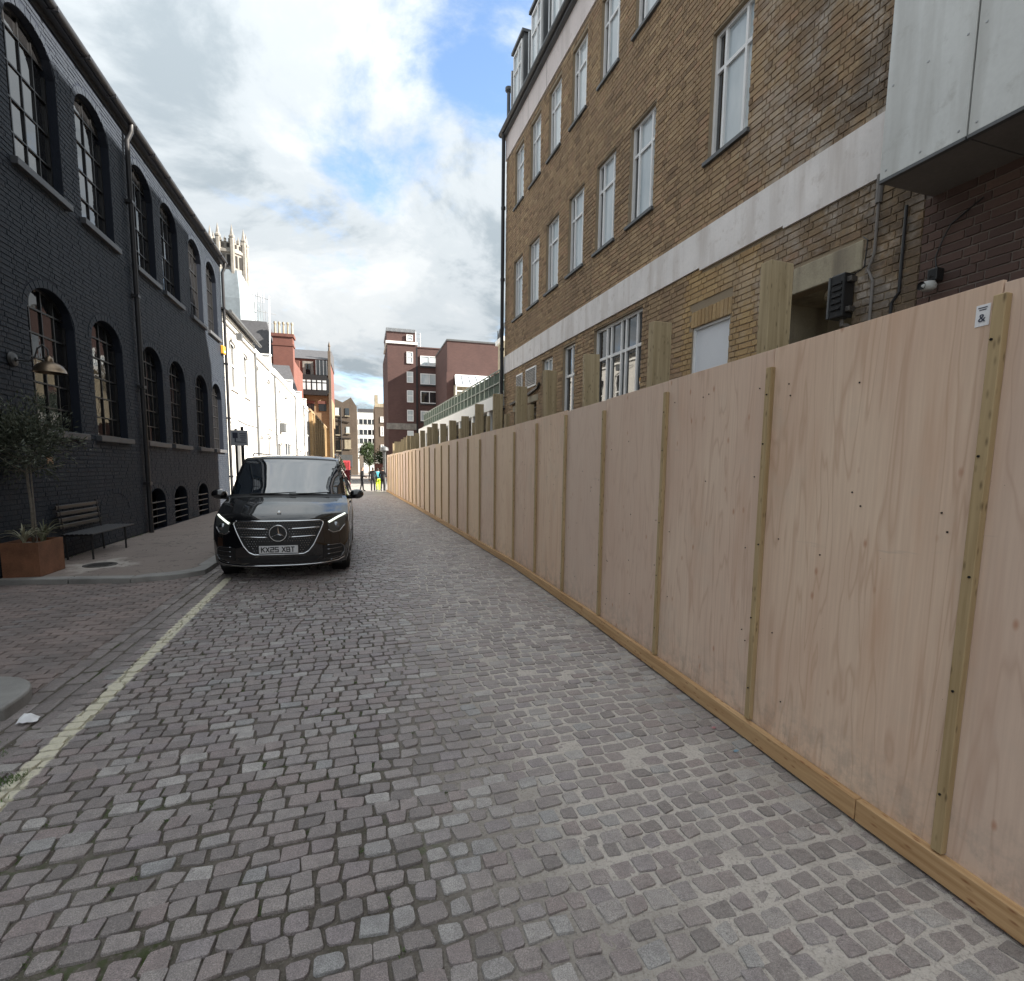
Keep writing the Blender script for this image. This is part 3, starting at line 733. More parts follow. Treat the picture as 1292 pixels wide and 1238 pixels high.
def reveals(mb, ops, front, back, nsub=12):
    for o in ops:
        u0, u1, z0, zs, zc = o
        mb.poly([(u0, front, z0), (u0, back, z0), (u0, back, zs), (u0, front, zs)]); mb.poly([(u1, back, z0), (u1, front, z0), (u1, front, zs), (u1, back, zs)])
        mb.poly([(u0, front, z0), (u1, front, z0), (u1, back, z0), (u0, back, z0)])
        us = [u0+(u1-u0)*i/nsub for i in range(nsub+1)] if zc > zs else [u0, u1]
        for a, b in zip(us, us[1:]):
            mb.poly([(a, back, arch_z(o, a)), (b, back, arch_z(o, b)), (b, front, arch_z(o, b)), (a, front, arch_z(o, a))])

# ------------------------------------------------------------------ stock-brick building behind the hoarding
random.seed(31)
SE = 15.72
rb = thing('brick_building', RW(9.5, 0, 0), 'tall brown stock-brick building with white windows and pale render bands behind the hoarding', 'building')
wc = [8.33, 9.57, 10.85, 12.13, 13.34, 14.57, 6.27]; WW = .37
W1 = [(c-WW, c+WW, 5.87, 7.45, 7.45) for c in wc]; W2 = [(c-WW*.95, c+WW*.95, 8.87, 10.33, 10.33) for c in wc]
BAY = (8.12, 9.86, 2.45, 4.40, 4.40); GW = (10.75, 11.36, 2.5, 4.38, 4.38); SM = (11.96, 12.62, 3.80, 4.34, 4.34); WBD = (6.02, 6.78, 2.3, 3.71, 3.71); ALC = (4.27, 5.3, 2.2, 3.66, 3.66)
DK1 = (12.98, 13.42, 2.2, 3.40, 3.40); DK2 = (14.25, 14.75, 2.2, 3.28, 3.28)
OPS = W1 + W2 + [BAY, GW, SM, WBD, ALC, DK1, DK2]
def bandbot(s): return 4.43 if s < 5.2 else (4.46 if s < 6.65 else 4.50)
ws = MB(RW); wall_sheet(ws, 3.66, SE, 0, 11.2, OPS, 0.0); reveals(ws, OPS, 0.0, -.16)
ws.build('wall', 'mortar', rb)
def blkR(za, zb):
    out = []; e = .004
    for o in OPS:
        if zb > o[2]-e and za < o[3]+e: out.append((o[0]-e, o[1]+e))
    if za < 3.93 and zb > 3.64: out.append((4.2, 5.02))
    if za < 4.02 and zb > 3.71: out.append((5.98, 6.82))
    return out
bl = [b for b in courses(3.66, SE, 2.25, 4.5, blkR) if b[3] < bandbot((b[0]+b[1])/2)] + courses(3.66, SE, 5.0, 10.5, blkR)
def toneR(b):
    s_, z = (b[0]+b[1])/2, b[2]
    if 5.55 < s_+random.uniform(-.1, .1) < 7.05 and z < 4.5: return random.uniform(.55, 1.0)
    return min(.5, max(0, random.gauss(.25, .12))) if random.random() > .12 else random.choice((.0, .02, .44, .5))
lay_bricks(bl, RW, False, 'brick', rb, .011, -.004, toneR)
# soldier course over the boarded opening
for i in range(11):
    b = MB(RW); a = 5.99+i*.0755; add_brick(b, (a, a+.066, 3.715, 3.935+random.uniform(-.004, .004)), -.004, .012, random.uniform(.56, .95)); b.build('soldier_brick', 'brick', rb, center=True)
# render bands
for a, b_, zt, zb, mt, nm in ((3.62, 5.2, 5.0, 4.43, 'render', 'render_band'), (5.2, 6.65, 5.0, 4.46, 'render', 'render_band'), (6.65, SE+.02, 5.0, 4.50, 'render', 'render_band')):
    b = MB(RW); b.box(a, b_, -.02, .036, zb, zt); b.build(nm, mt, rb)
b = MB(RW); b.box(-2, SE+.02, -.02, .034, 10.52, 11.14); b.build('top_band', 'renderpink', rb)
for s_ in (5.1, 8.9, 12.6): b = MB(RW); b.box(s_-.006, s_+.006, .034, .037, 10.52, 11.14); b.build('band_joint', 'soffit', rb)
b = MB(RW); b.box(-2, SE+.12, .0, .13, 11.14, 11.24); b.build('soffit_board', 'lead', rb)
b = MB(RW); b.tube([(-2, .15, 11.27), (SE+.15, .15, 11.27)], .075, 10); b.build('gutter', 'blackpipe', rb, smooth=True, angle=40)
b = MB(RW); b.tube([(SE-.08, .13, 11.2), (SE+.02, .10, 10.9), (SE+.02, .09, 0)], .055, 10)
for zz in (9.2, 7.2, 5.2, 3.4): b.lathe([(.055, 0), (.07, 0), (.07, .07), (.055, .07)], (SE+.02, .09, zz), 12)
b.build('downpipe', 'blackpipe', rb, smooth=True, angle=40)
b = MB(RW); b.tube([(SE-.25, .05, 3.45), (SE-.25, .14, 3.45), (SE-.05, .14, 3.5)], .02, 6); b.tube([(SE-.1, .04, 3.9), (SE-.1, .2, 3.9), (SE-.3, .2, 3.9), (SE-.3, .2, 3.78), (SE-.3, .04, 3.78)], .012, 6); b.build('pipe_bracket', 'blackpipe', rb)
b = MB(RW); b.tube([(14.95, .05, 3.52), (13.9, .05, 3.60), (13.75, .06, 3.66)], .035, 8); b.tube([(13.5, .05, 3.62), (12.8, .05, 3.72), (12.7, .05, 3.80)], .035, 8); b.build('waste_pipe', 'blackpipe', rb)
# mansard and dormers
b = MB(RW); b.grid([[(-2, .02, 11.3), (SE, .02, 11.3)], [(-2, -.55, 13.25), (SE, -.55, 13.25)], [(-2, -6, 13.4), (SE, -6, 13.4)]]); b.poly([(SE, .02, 11.24), (SE, -.55, 13.25), (SE, -6, 13.4), (SE, -6, 11.2)]); b.poly([(-2, .02, 11.24), (-2, -6, 11.2), (-2, -6, 13.4), (-2, -.55, 13.25)]); b.build('mansard_roof', 'lead', rb)
def upvc_window(parent, T, op, back, cols, transom, pane='frost', fw=.045, name='window', flip=False, dark=()):
    """cols: list of relative widths; frame bars as one part, each pane a sub-part"""
    u0, u1, z0, z1 = op[:4]; f = MB(T, flip); d0, d1 = back-.02, back+.045
    f.box(u0, u0+fw, d0, d1, z0, z1); f.box(u1-fw, u1, d0, d1, z0, z1); f.box(u0+fw, u1-fw, d0, d1, z0, z0+fw); f.box(u0+fw, u1-fw, d0, d1, z1-fw, z1)
    tot = sum(cols); iu0, iu1 = u0+fw, u1-fw; x = iu0; xs_ = [iu0]
    for c in cols: x += (iu1-iu0)*c/tot; xs_.append(x)
    zt = z0+(z1-z0)*transom
    for x in xs_[1:-1]: f.box(x-fw*.42, x+fw*.42, d0, d1-.004, z0+fw, z1-fw)
    if transom < 1:
        for i in range(len(cols)):
            a = xs_[i]+(fw*.42 if i else 0); b_ = xs_[i+1]-(fw*.42 if i < len(cols)-1 else 0); f.box(a, b_, d0, d1-.007, zt-fw*.5, zt+fw*.5)
    w_ = f.build(name, 'upvc', parent)
    for i in range(len(cols)):
        a = xs_[i]+(fw*.42 if i else 0); b_ = xs_[i+1]-(fw*.42 if i < len(cols)-1 else 0)
        for za, zb in (((z0+fw, zt-fw*.5), (zt+fw*.5, z1-fw)) if transom < 1 else ((z0+fw, z1-fw),)):
            g_ = MB(T, flip); g_.box(a, b_, back-.008, back+.006, za, zb); g_.build('pane', 'glass' if i in dark else pane, w_)
    return w_
for o in W1 + W2:
    upvc_window(rb, RW, o, -.10, [.45, 1.3, .5], .70, dark=(2,))
    b = MB(RW); b.box(o[0]-.05, o[1]+.05, -.12, .055, o[2]-.05, o[2]-.001); b.build('window_sill', 'lead', rb)
upvc_window(rb, RW, BAY, -.10, [.55, 1.0, .45, 1.0, .45, 1.0], .70, 'glass', .05)
upvc_window(rb, RW, GW, -.10, [.6, 1], .66, 'glass', .05); upvc_window(rb, RW, SM, -.10, [.6, 1, 1], 1.0, 'frost', .05)
for s0, s1, z0, z1 in ((13.02, 13.78, 3.80, 4.30), (14.06, 14.56, 3.80, 4.28)):
    b = MB(RW); b.box(s0, s1, -.01, .03, z0, z1); lv = b.build('vent_grille', 'upvc', rb)
    for i in range(10): b = MB(RW); zz = z0+.05+i*(z1-z0-.1)/9.5; b.box(s0+.04, s1-.04, .03, .042, zz, zz+.026); b.build('louvre', 'lead', lv)
for o in (DK1, DK2): b = MB(RW); b.box(o[0], o[1], -.30, -.15, o[2], o[3]); b.build('dark_opening', 'dark_void', rb)
b = MB(RW)
for i in range(4): b.tube([(DK1[0], -.05, 2.75+i*.17), (DK1[1], -.05, 2.75+i*.17)], .012, 6)
b.build('grille_bars', 'steel', rb)
for s0, s1, z in ((12.85, 13.6, 3.41), (14.15, 14.85, 3.29)): b = MB(RW); b.box(s0, s1, -.02, .02, z, z+.16); b.build('lintel', 'concrete', rb)
# boarded window
b = MB(RW); b.box(WBD[0]+.03, WBD[1]-.03, -.09, -.05, WBD[2], WBD[3]-.03); b.build('white_board', 'whiteboard', rb)
b = MB(RW); b.box(WBD[0], WBD[0]+.03, -.10, -.02, WBD[2], WBD[3]); b.box(WBD[1]-.03, WBD[1], -.10, -.02, WBD[2], WBD[3]); b.box(WBD[0]+.03, WBD[1]-.03, -.10, -.022, WBD[3]-.03, WBD[3]); b.build('board_frame', 'upvc', rb)
# alcove with concrete lintel and bulkhead lamp
b = MB(RW); b.box(4.2, 5.02, -.02, .022, 3.655, 3.93); b.build('lintel', 'concrete', rb, bevel=.01)
b = MB(RW); b.box(ALC[0]-.2, ALC[1]+.2, -.9, -.85, 2.0, 3.66); b.poly([(ALC[0], -.16, 3.659), (ALC[1], -.16, 3.659), (ALC[1], -.86, 3.659), (ALC[0], -.86, 3.659)]); b.poly([(ALC[0], -.16, 2.2), (ALC[0], -.86, 2.2), (ALC[0], -.86, 3.66), (ALC[0], -.16, 3.66)]); b.poly([(ALC[1], -.16, 2.2), (ALC[1], -.86, 2.2), (ALC[1], -.86, 3.66), (ALC[1], -.16, 3.66)]); b.build('alcove', 'concrete', rb)
b = MB(RW); b.lathe([(0, 3.55), (.2, 3.55), (.23, 3.57), (.23, 3.62), (.2, 3.659)], (4.62, -.35, 0), 24); b.build('bulkhead_lamp', 'concrete', rb, smooth=True, angle=40)
# conduits, cables
b = MB(RW); b.tube([(4.07, .03, 4.43), (4.07, .03, 3.75), (4.12, .03, 3.62), (4.06, .035, 3.50), (4.06, .03, 2.5)], .013, 8)
b.tube([(4.07, .03, 4.45), (4.07, .03, 4.2)], .03, 8); b.build('conduit', 'soffit', rb)
b = MB(RW); b.tube([(3.80, .03, 4.06), (3.80, .03, 3.32), (3.86, .03, 3.24), (3.88, .03, 2.4)], .014, 8); b.build('conduit', 'blackpipe', rb)
b = MB(RW); b.tube([(4.2, .03, 3.95), (4.14, .04, 3.9), (4.16, .03, 3.66), (4.3, .05, 3.60)], .006, 6); b.build('cable', 'blackpipe', rb)
# rest of the block: hidden walls, unseen top block added to shade the street
b = MB(RW); b.box(-2, SE-.001, -8, -6.0, 0, 13.4); b.box(-2, SE-.3, -8, -2.1, 13.3, 15.3); b.box(SE-.3, SE-.001, -6, -.001, 0, 11.2); b.build('rear_walls_and_shade_block', 'mortar', rb)
b = MB(RW)
for i, c in enumerate([14.75, 13.35, 12.0, 10.7, 9.4, 8.1]):
    d = MB(RW); d.box(c-.42, c+.42, -.5, .0, 11.32, 12.95); dm_ = d.build('dormer', 'lead', rb)
    upvc_window(dm_, RW, (c-.34, c+.34, 11.42, 12.85), .0, [.6, 1], .66, 'frost', .05)
    d = MB(RW); d.box(c-.46, c+.46, -.5, .07, 12.95, 13.02); d.build('dormer_roof', 'lead', dm_)
    d = MB(RW); d.box(c+.46, c+.52, -.3, .05, 11.3, 12.6); d.build('dormer_pipe', 'galv', dm_)
b = MB(RW); b.tube([(SE-.1, .0, 11.3), (SE-.1, .0, 12.35)], .05, 8); b.lathe([(.06, 12.3), (.1, 12.34), (.1, 12.42), (.0, 12.44)], (SE-.1, 0, 0), 10); b.build('vent_pipe', 'lead', rb)

SEAM = 2.97
# red brick building with the projecting clad box, carrying on towards the viewer
rr_ = thing('red_brick_building', RW(1.5, 0, 0), 'dark red brick building under a grey panelled projecting box beside the stock-brick wall', 'building')
b = MB(RW); b.box(-14, 3.655, -9, 0, 0, 13.2); b.build('wall', 'redmortar', rr_)
bl = courses(2.0, 3.655, 2.4, 4.05, lambda a, b: [])
lay_bricks(bl, RW, False, 'redbrick', rr_, .010, -.004, lambda b: min(1, max(0, random.gauss(.4, .25))))
for i, (a, b_) in enumerate(((SEAM+.006, 3.60), (1.6, SEAM-.006), (.3, 1.59), (-1.0, .29), (-2.3, -1.01))):
    b = MB(RW); b.box(a, b_, .60, .635, 4.06, 6.6); b.build('cladding_panel', 'panelgrey', rr_, bevel=.004)
    for sx in (a+.05, (a+b_)/2, b_-.05):
        for zz in (4.12, 4.75, 5.4): q = MB(RW); q.lathe([(0, .0), (.007, .0), (.009, -.004)], (sx, .6395, zz), 8, 'y'); q.build('rivet', 'galv', rr_)
    q = MB(RW); q.box(a, b_, .60, .641, 4.035, 4.058); q.build('drip_trim', 'lead', rr_)
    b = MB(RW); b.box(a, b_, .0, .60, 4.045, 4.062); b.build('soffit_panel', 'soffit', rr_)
b = MB(RW); b.box(-3, 3.59, .012, .598, 4.07, 6.58); b.build('projecting_box', 'lead', rr_)

# ------------------------------------------------------------------ dark painted brick building, left
random.seed(41)
LE = ly(23.45); LTOP = lz(9.25)
lb = thing('dark_brick_building', (XL, 15, PAVZ), 'two-storey brick building painted charcoal with arched steel windows and black gutter', 'building')
cols = [(10.55, 12.0), (12.64, 14.05), (15.14, 16.52), (17.05, 18.43), (19.45, 20.85), (21.4, 22.75)]
cols = [(ly(a), ly(b)) for a, b in cols]
UP = [(a, b, lz(6.40), lz(8.42), lz(8.90)) for a, b in cols]; LO = [(a, b, lz(2.24), lz(4.14), lz(4.64)) for a, b in cols]
BS = [(ly(a), ly(b), PAVZ-.02, lz(.70), lz(1.05)) for a, b in ((15.05, 16.2), (16.88, 18.05), (19.15, 20.3))]
LOPS = UP+LO+BS
ws = MB(LW, True); wall_sheet(ws, 2.0, LE, 0, LTOP, LOPS, 0.0); reveals(ws, LOPS, .0, -.2); ws.build('wall', 'darkj', lb)
RING = .115
def blkL(za, zb):
    out = []
    for o in LOPS:
        if zb < o[2] or za > o[4]+RING+.02: continue
        u0, u1, z0, zs, zc = o; mid = (u0+u1)/2; hw = (u1-u0)/2; zm = max(za, z0)
        if zb <= zs: out.append((u0-.002, u1+.002)); continue
        # outer ellipse of the arch ring
        a_, b_ = hw+RING, zc-zs+RING; t = (za-zs)/b_
        if za < zs: out.append((mid-a_, mid+a_)) if False else out.append((u0-.002, u1+.002))
        elif t < 1: x_ = a_*math.sqrt(1-t*t); out.append((mid-x_, mid+x_))
    return out
bl = courses(ly(9.0), LE, .10, LTOP-.02, blkL, joint=.012, perp=.0035)
lay_bricks(bl, LW, True, 'dark', lb, .009, -.004, lambda b: random.random(), jit=.0035)
for o in LOPS:                                       # voussoir rings
    u0, u1, z0, zs, zc = o; mid = (u0+u1)/2; a0, b0 = (u1-u0)/2, zc-zs; n = 17 if o[2] > 1 else 13
    vb = MB(LW, True)
    for i in range(n):
        t0, t1 = math.pi*(i+.06)/n, math.pi*(i+.94)/n
        f = .012+random.uniform(-.003, .003)
        q = [(mid+(a0+k)*math.cos(t), zs+(b0+k)*math.sin(t)) for k, t in ((.004, t0), (RING, t0), (RING, t1), (.004, t1))]
        vb.faces([(u, -.02, z) for u, z in q]+[(u, f, z) for u, z in q], [(4, 5, 6, 7), (0, 1, 5, 4), (1, 2, 6, 5), (2, 3, 7, 6), (3, 0, 4, 7)], random.random())
    vb.build('brick_arch', 'dark', lb)
def steel_window(parent, T, flip, o, back, nc, nr, frame='benchm', pane='oldglass'):
    u0, u1, z0, zs, zc = o; f = MB(T, flip); fw = .04; n = 12
    f.box(u0, u0+fw, back-.02, back+.03, z0, zs); f.box(u1-fw, u1, back-.02, back+.03, z0, zs); f.box(u0+fw, u1-fw, back-.02, back+.03, z0, z0+fw)
    us = [u0+(u1-u0)*(1-math.cos(math.pi*i/n))/2 for i in range(n+1)]
    for a, b in zip(us, us[1:]):
        f.faces([(x, y, z) for y in (back-.02, back+.03) for x, z in ((a, arch_z(o, a)-fw), (b, arch_z(o, b)-fw), (b, arch_z(o, b)), (a, arch_z(o, a)))], [(4, 5, 6, 7), (0, 1, 5, 4), (1, 2, 6, 5), (2, 3, 7, 6), (3, 0, 4, 7)])
    du = (u1-u0)/nc; dz = (zs+.12-z0)/nr
    for i in range(1, nc): u = u0+du*i; f.box(u-.012, u+.012, back-.01, back+.022, z0+fw, arch_z(o, u)-.02)
    zr = [z0+dz*k for k in range(1, nr+1)]
    for z in zr:
        if z < zs: a, b = u0, u1
        else:
            t = min(1, (z-zs)/(zc-zs)); x_ = (u1-u0)/2*math.sqrt(1-t*t); a, b = (u0+u1)/2-x_, (u0+u1)/2+x_
        f.box(a, b, back-.008, back+.026, z-.012, z+.012)
    w_ = f.build('window', frame, parent)
    lv = [z0]+zr
    for i in range(nc):
        a, b = u0+du*i, u0+du*(i+1)
        for k in range(len(lv)):
            za = lv[k]; zb = lv[k+1] if k+1 < len(lv) else None
            tilt = random.uniform(-.006, .006); tilt2 = random.uniform(-.004, .004)
            if zb is None:
                q = [(a, za), (b, za)] + [(a+(b-a)*j/4, max(za, arch_z(o, a+(b-a)*j/4))) for j in (4, 3, 2, 1, 0)]
            else: q = [(a, za), (b, za), (b, min(zb, arch_z(o, b))), (a, min(zb, arch_z(o, a)))]
            if max(z for u, z in q)-za < .02: continue
            g_ = MB(T, flip); g_.poly([(u, back+tilt*(u-a)/du+tilt2*(z-za)/dz, z) for u, z in q]); g_.poly([(u, back-.012, z) for u, z in q][::-1]); g_.build('pane', pane, w_)
for o in UP: steel_window(lb, LW, True, o, -.16, 4, 4, pane='upglass')
for o in LO: steel_window(lb, LW, True, o, -.16, 4, 5)
for o in UP+LO: b = MB(LW, True); b.box(o[0]-.09, o[1]+.09, -.15, .10, o[2]-.11, o[2]-.002); b.build('window_sill', 'darksill', lb, bevel=.006, seg=1)
for o in BS:
    b = MB(LW, True); b.box(o[0]-.1, o[1]+.1, -.45, -.4, -.02, o[4]+.05); b.build('light_well', 'dark_void', lb)
    for i in range(4): b = MB(LW, True); z = .22+i*.17; b.tube([(o[0], -.03, z), (o[1], -.03, z)], .016, 8); b.build('bar', 'steel', lb, smooth=True, angle=40)
b = MB(LW, True); b.box(2, LE+.02, -.3, .03, LTOP, LTOP+.10); b.box(2, LE+.05, .0, .16, LTOP+.10, LTOP+.13); b.build('eaves_board', 'blackpipe', lb)
b = MB(LW, True); b.tube([(2, .2, LTOP+.17), (LE+.08, .2, LTOP+.17)], .07, 10)
for i in range(14): u = 9+i*1.05; b.lathe([(.07, 0), (.084, 0), (.084, .05), (.07, .05)], (0, 0, 0), 10) if False else b.box(u, u+.04, .12, .285, LTOP+.09, LTOP+.16)
b.build('gutter', 'blackpipe', lb, smooth=True, angle=40)
for u in (ly(14.82), LE-.06):
    b = MB(LW, True); b.tube([(u, .2, LTOP+.12), (u, .19, LTOP-.02), (u, .10, LTOP-.22), (u, .085, PAVZ+.05), (u, .085, PAVZ-.02)], .052, 10)
    for z in (1.2, 3.4, 5.4, 7.4): b.box(u-.075, u+.075, -.01, .15, z, z+.06)
    b.build('downpipe', 'blackpipe', lb, smooth=True, angle=40)
b = MB(LW, True); b.grid([[(2, .0, LTOP+.12), (LE, .0, LTOP+.12)], [(2, -4.5, LTOP+2.2), (LE, -4.5, LTOP+2.2)], [(2, -9, LTOP+.12), (LE, -9, LTOP+.12)]]); b.build('roof', 'slate', lb)
b = MB(LW, True); b.box(2, 2.2, -9, -.001, 0, LTOP); b.box(2, LE, -9, -8.8, 0, LTOP); b.ext([(-9, 0), (-.001, 0), (-.001, LTOP), (-4.5, LTOP+2.1), (-9, LTOP)], LE-.25, LE-.001, 'yz') if False else b.box(LE-.25, LE-.001, -9, -.001, 0, LTOP); b.box(2.2, LE-.25, -.8, -.6, .0, LTOP); b.build('side_walls', 'darkj', lb)
# blocked arch outline on the plinth
vb = MB(LW, True)
for i in range(16):
    t0, t1 = math.pi*(i+.06)/16, math.pi*(i+.94)/16; mid = ly(13.2)
    q = [(mid+(.62+k)*math.cos(t), .72+(.36+k)*math.sin(t)) for k, t in ((0, t0), (.1, t0), (.1, t1), (0, t1))]
    f = .017+random.uniform(-.002, .003); vb.faces([(u, -.01, z) for u, z in q]+[(u, f, z) for u, z in q], [(4, 5, 6, 7), (0, 1, 5, 4), (1, 2, 6, 5), (2, 3, 7, 6), (3, 0, 4, 7)], random.random())
vb.build('brick_arch', 'dark', lb)

# wall lamp with swan neck
lp = thing('wall_lamp', (XL, ly(9.95), lz(3.27)), 'aged brass dome wall lamp on a swan neck arm, fixed to the charcoal wall', 'lamp')
yl, zl = ly(10.0), lz(3.30)
b = MB(); b.lathe([(0, -.0), (.10, .0), (.11, .02), (.09, .05), (.03, .06)], (XL+.01, yl, zl-.05), 20, 'x'); b.build('wall_plate', 'benchm', lp, smooth=True, angle=40)
cx_, cy_ = XL+.42, yl+.12
path = [(XL+.05, yl, zl-.05), (XL+.2, yl+.05, zl-.06), (XL+.27, yl+.075, zl+.02), (XL+.30, yl+.09, zl+.14), (XL+.36, yl+.105, zl+.20), (XL+.41, yl+.118, zl+.14), (cx_, cy_, zl+.02)]
b = MB(); b.tube(path, .011, 8); b.build('swan_neck_arm', 'benchm', lp, smooth=True, angle=60)
b = MB(); b.lathe([(.0, .05), (.02, .05), (.04, .02), (.052, .0), (.055, -.04), (.10, -.055), (.16, -.095), (.195, -.155), (.205, -.195), (.21, -.2), (.2, -.2), (.18, -.15), (.09, -.07), (0, -.05)], (cx_, cy_, zl), 32); b.build('lamp_shade', 'brass', lp, smooth=True, angle=60)
# plaque
o = MB(LW, True).box(ly(10.72), ly(10.90), .008, .022, lz(1.64), lz(1.79)).build('wall_plaque', 'brass', bevel=.003, center=True); tag(o, 'small square brass plaque on the charcoal wall above the bench', 'plaque')
# alarm box
ab = thing('alarm_box', (XL+.1, LE-.35, 5.85), 'yellow alarm box high on the sunlit end of the charcoal wall', 'alarm box')
MB(LW, True).box(LE-.48, LE-.2, .01, .12, 5.72, 6.02).build('casing', 'yellow', ab, bevel=.02)
MB(LW, True).box(LE-.42, LE-.26, .121, .127, 5.78, 5.84).build('name_strip', 'whiteboard', ab)

# ------------------------------------------------------------------ planter, olive tree, spiky plant, bench
px0, px1, py0, py1, pz1 = XL+.03, XL+.47, ly(9.30), ly(9.98), .56
pl = MB(); t_ = .02
for a in ((px0, px1, py0, py0+t_), (px0, px1, py1-t_, py1), (px0, px0+t_, py0+t_, py1-t_), (px1-t_, px1, py0+t_, py1-t_)): pl.box(*a, PAVZ, pz1)
planter = thing('planter', ((px0+px1)/2, (py0+py1)/2, PAVZ), 'rust coloured corten steel planter box standing against the charcoal wall', 'planter')
pl.build('box_sides', 'corten', planter); MB().box(px0+t_, px1-t_, py0+t_, py1-t_, PAVZ, pz1-.06).build('soil', 'ground', planter)
random.seed(7)
tx, ty = XL+.27, ly(9.62)
tree = thing('olive_tree', (tx, ty, .52), 'small olive tree with a round grey-green crown growing in the rust coloured planter', 'tree')
b = MB(); b.tube([(tx, ty, .5), (tx+.01, ty+.01, 1.0), (tx-.005, ty, 1.45), (tx, ty+.01, 1.75)], [.022, .019, .017, .014], 8)
cz = lz(2.05)
for i in range(16):
    a = random.uniform(0, 6.28); e = random.uniform(.1, 1.3); L = random.uniform(.3, .55)
    p0_ = Vector((tx, ty, 1.5+random.uniform(0, .3))); p2 = p0_+Vector((math.cos(a)*math.cos(e), math.sin(a)*math.cos(e), math.sin(e)))*L
    b.tube([p0_, (p0_+p2)/2+Vector((0, 0, -.02)), p2], [.009, .006, .003], 5)
b.build('trunk', 'bark', tree, smooth=True)
b = MB(); b.tube([(tx+.045, ty, .5), (tx+.04, ty, 1.7)], .009, 6); b.build('stake', 'bark', tree)
b = MB()
def leaf(b, c, d, L, Wd, tone, bend=0.0):
    d = Vector(d).normalized(); s = d.cross(Vector((random.gauss(0, 1), random.gauss(0, 1), random.gauss(0, 1)))).normalized()*Wd/2; c = Vector(c)
    b.poly([tuple(c), tuple(c+d*L*.5+s), tuple(c+d*L), tuple(c+d*L*.5-s)], tone)
clumps = [(Vector((tx, ty, cz)) + Vector((random.gauss(0, .2), random.gauss(0, .24), random.gauss(0, .19)))) for _ in range(170)]
for c in clumps:
    tb = random.uniform(.0, .6)
    for k in range(30):
        p = c + Vector((random.gauss(0, .075), random.gauss(0, .075), random.gauss(0, .065)))
        if p.x < XL+.03: p.x = XL+.03+random.random()*.1
        dd = (p-Vector((tx, ty, cz-.2))).normalized()+Vector((random.gauss(0, .6), random.gauss(0, .6), random.gauss(0, .5)))
        leaf(b, p, dd, random.uniform(.05, .09), random.uniform(.014, .023), min(1, max(0, tb+random.uniform(-.1, .45))))
b.build('crown', 'olive', tree)
sp = thing('spiky_plant', (tx+.02, ty-.22, .52), 'variegated spiky plant with pale arching leaves in the rust coloured planter', 'plant')
for cxo, cyo, n, hh, tl in ((.02, -.22, 34, .34, .55), (.06, .20, 26, .38, .1), (.1, .05, 12, .3, .2)):
    b = MB()
    for i in range(n):
        a = random.uniform(0, 6.28); L = hh*random.uniform(.7, 1.3); base = Vector((tx+cxo-.02, ty+cyo, .52)); out = Vector((math.cos(a), math.sin(a), 0)); wd = random.uniform(.009, .016); sd = Vector((-out.y, out.x, 0))*wd
        cur = random.uniform(.5, 1.2); prev = None; rows = []
        for k in range(6):
            t = k/5; p = base+out*(L*.75*t**1.5*cur)+Vector((0, 0, L*(t*1.1-.62*cur*t**2.6))); w_ = 1-t**2*.9; rows.append([tuple(p-sd*w_), tuple(p+Vector((0, 0, -.004))), tuple(p+sd*w_)])
            if p.x < XL+.02: rows[-1] = [(max(XL+.02, q[0]), q[1], q[2]) for q in rows[-1]]
        b.grid(rows, min(1, max(0, tl+random.uniform(-.2, .45))))
    b.build('leaf_tuft', 'spiky', sp)
by0, by1 = ly(10.75), ly(12.5)
bench = thing('bench', (XL+.35, (by0+by1)/2, PAVZ), 'black slatted metal bench against the charcoal wall behind the planter', 'bench')
for i in range(7): xx = XL+.10+i*.067; MB().box(xx, xx+.045, by0, by1, .49, .51).build('seat_slat', 'benchm', bench, bevel=.004, seg=1)
for i in range(4): zz = .60+i*.105; MB().box(XL+.055-.012*i+.03, XL+.075-.012*i+.03, by0, by1-.25, zz, zz+.065).build('back_slat', 'benchm', bench, bevel=.004, seg=1)
for yy in (by0+.08, by1-.3):
    b = MB(); b.tube([(XL+.5, yy, PAVZ), (XL+.50, yy, .48)], .016, 8); b.tube([(XL+.14, yy, PAVZ), (XL+.12, yy, .48), (XL+.05, yy, 1.02)], .016, 8); b.tube([(XL+.12, yy, .475), (XL+.52, yy, .475)], .014, 8); b.build('leg_frame', 'benchm', bench, smooth=True, angle=40)
# litter and weeds
random.seed(9)
lit = MB(); rows = []
for i in range(7):
    rows.append([(-2.13+(i/6-.5)*.115+random.uniform(-.006, .006), 4.0+(k/5-.5)*.06+random.uniform(-.006, .006), .008+.022*math.sin(math.pi*k/5)*math.sin(math.pi*i/6)+random.uniform(0, .008)) for k in range(6)])
rows = [[(x, y, .008+(z-.008)*2.2) for x, y, z in r] for r in rows]
lit.grid(rows); o = lit.build('crumpled_paper', 'paper', smooth=True); tag(o, 'crumpled white paper scrap lying in the gutter by the rounded kerb', 'litter')
for nm, (x, y), mt, lab in (('litter_scrap', (2.19, 2.78), 'redscrap', 'tiny faded red plastic scrap lying against the kick board'), ('litter_scrap', (2.13, 2.50), 'blueplastic', 'tiny blue plastic scrap lying near the kick board')):
    b = MB(); b.grid([[(x+i*.012+random.uniform(-.003, .003), y+k*.012+random.uniform(-.003, .003), .004+random.uniform(0, .009)) for k in range(3)] for i in range(4)]); tag(b.build(nm, mt), lab, 'litter')
b = MB()
def tuft(x, y, n, r, h):
    for _ in range(n):
        p = Vector((x+random.gauss(0, r), y+random.gauss(0, r), -.008)); d = Vector((random.gauss(0, .6), random.gauss(0, .6), 1)); leaf(b, p, d, random.uniform(.4, 1)*h, .004, random.random())
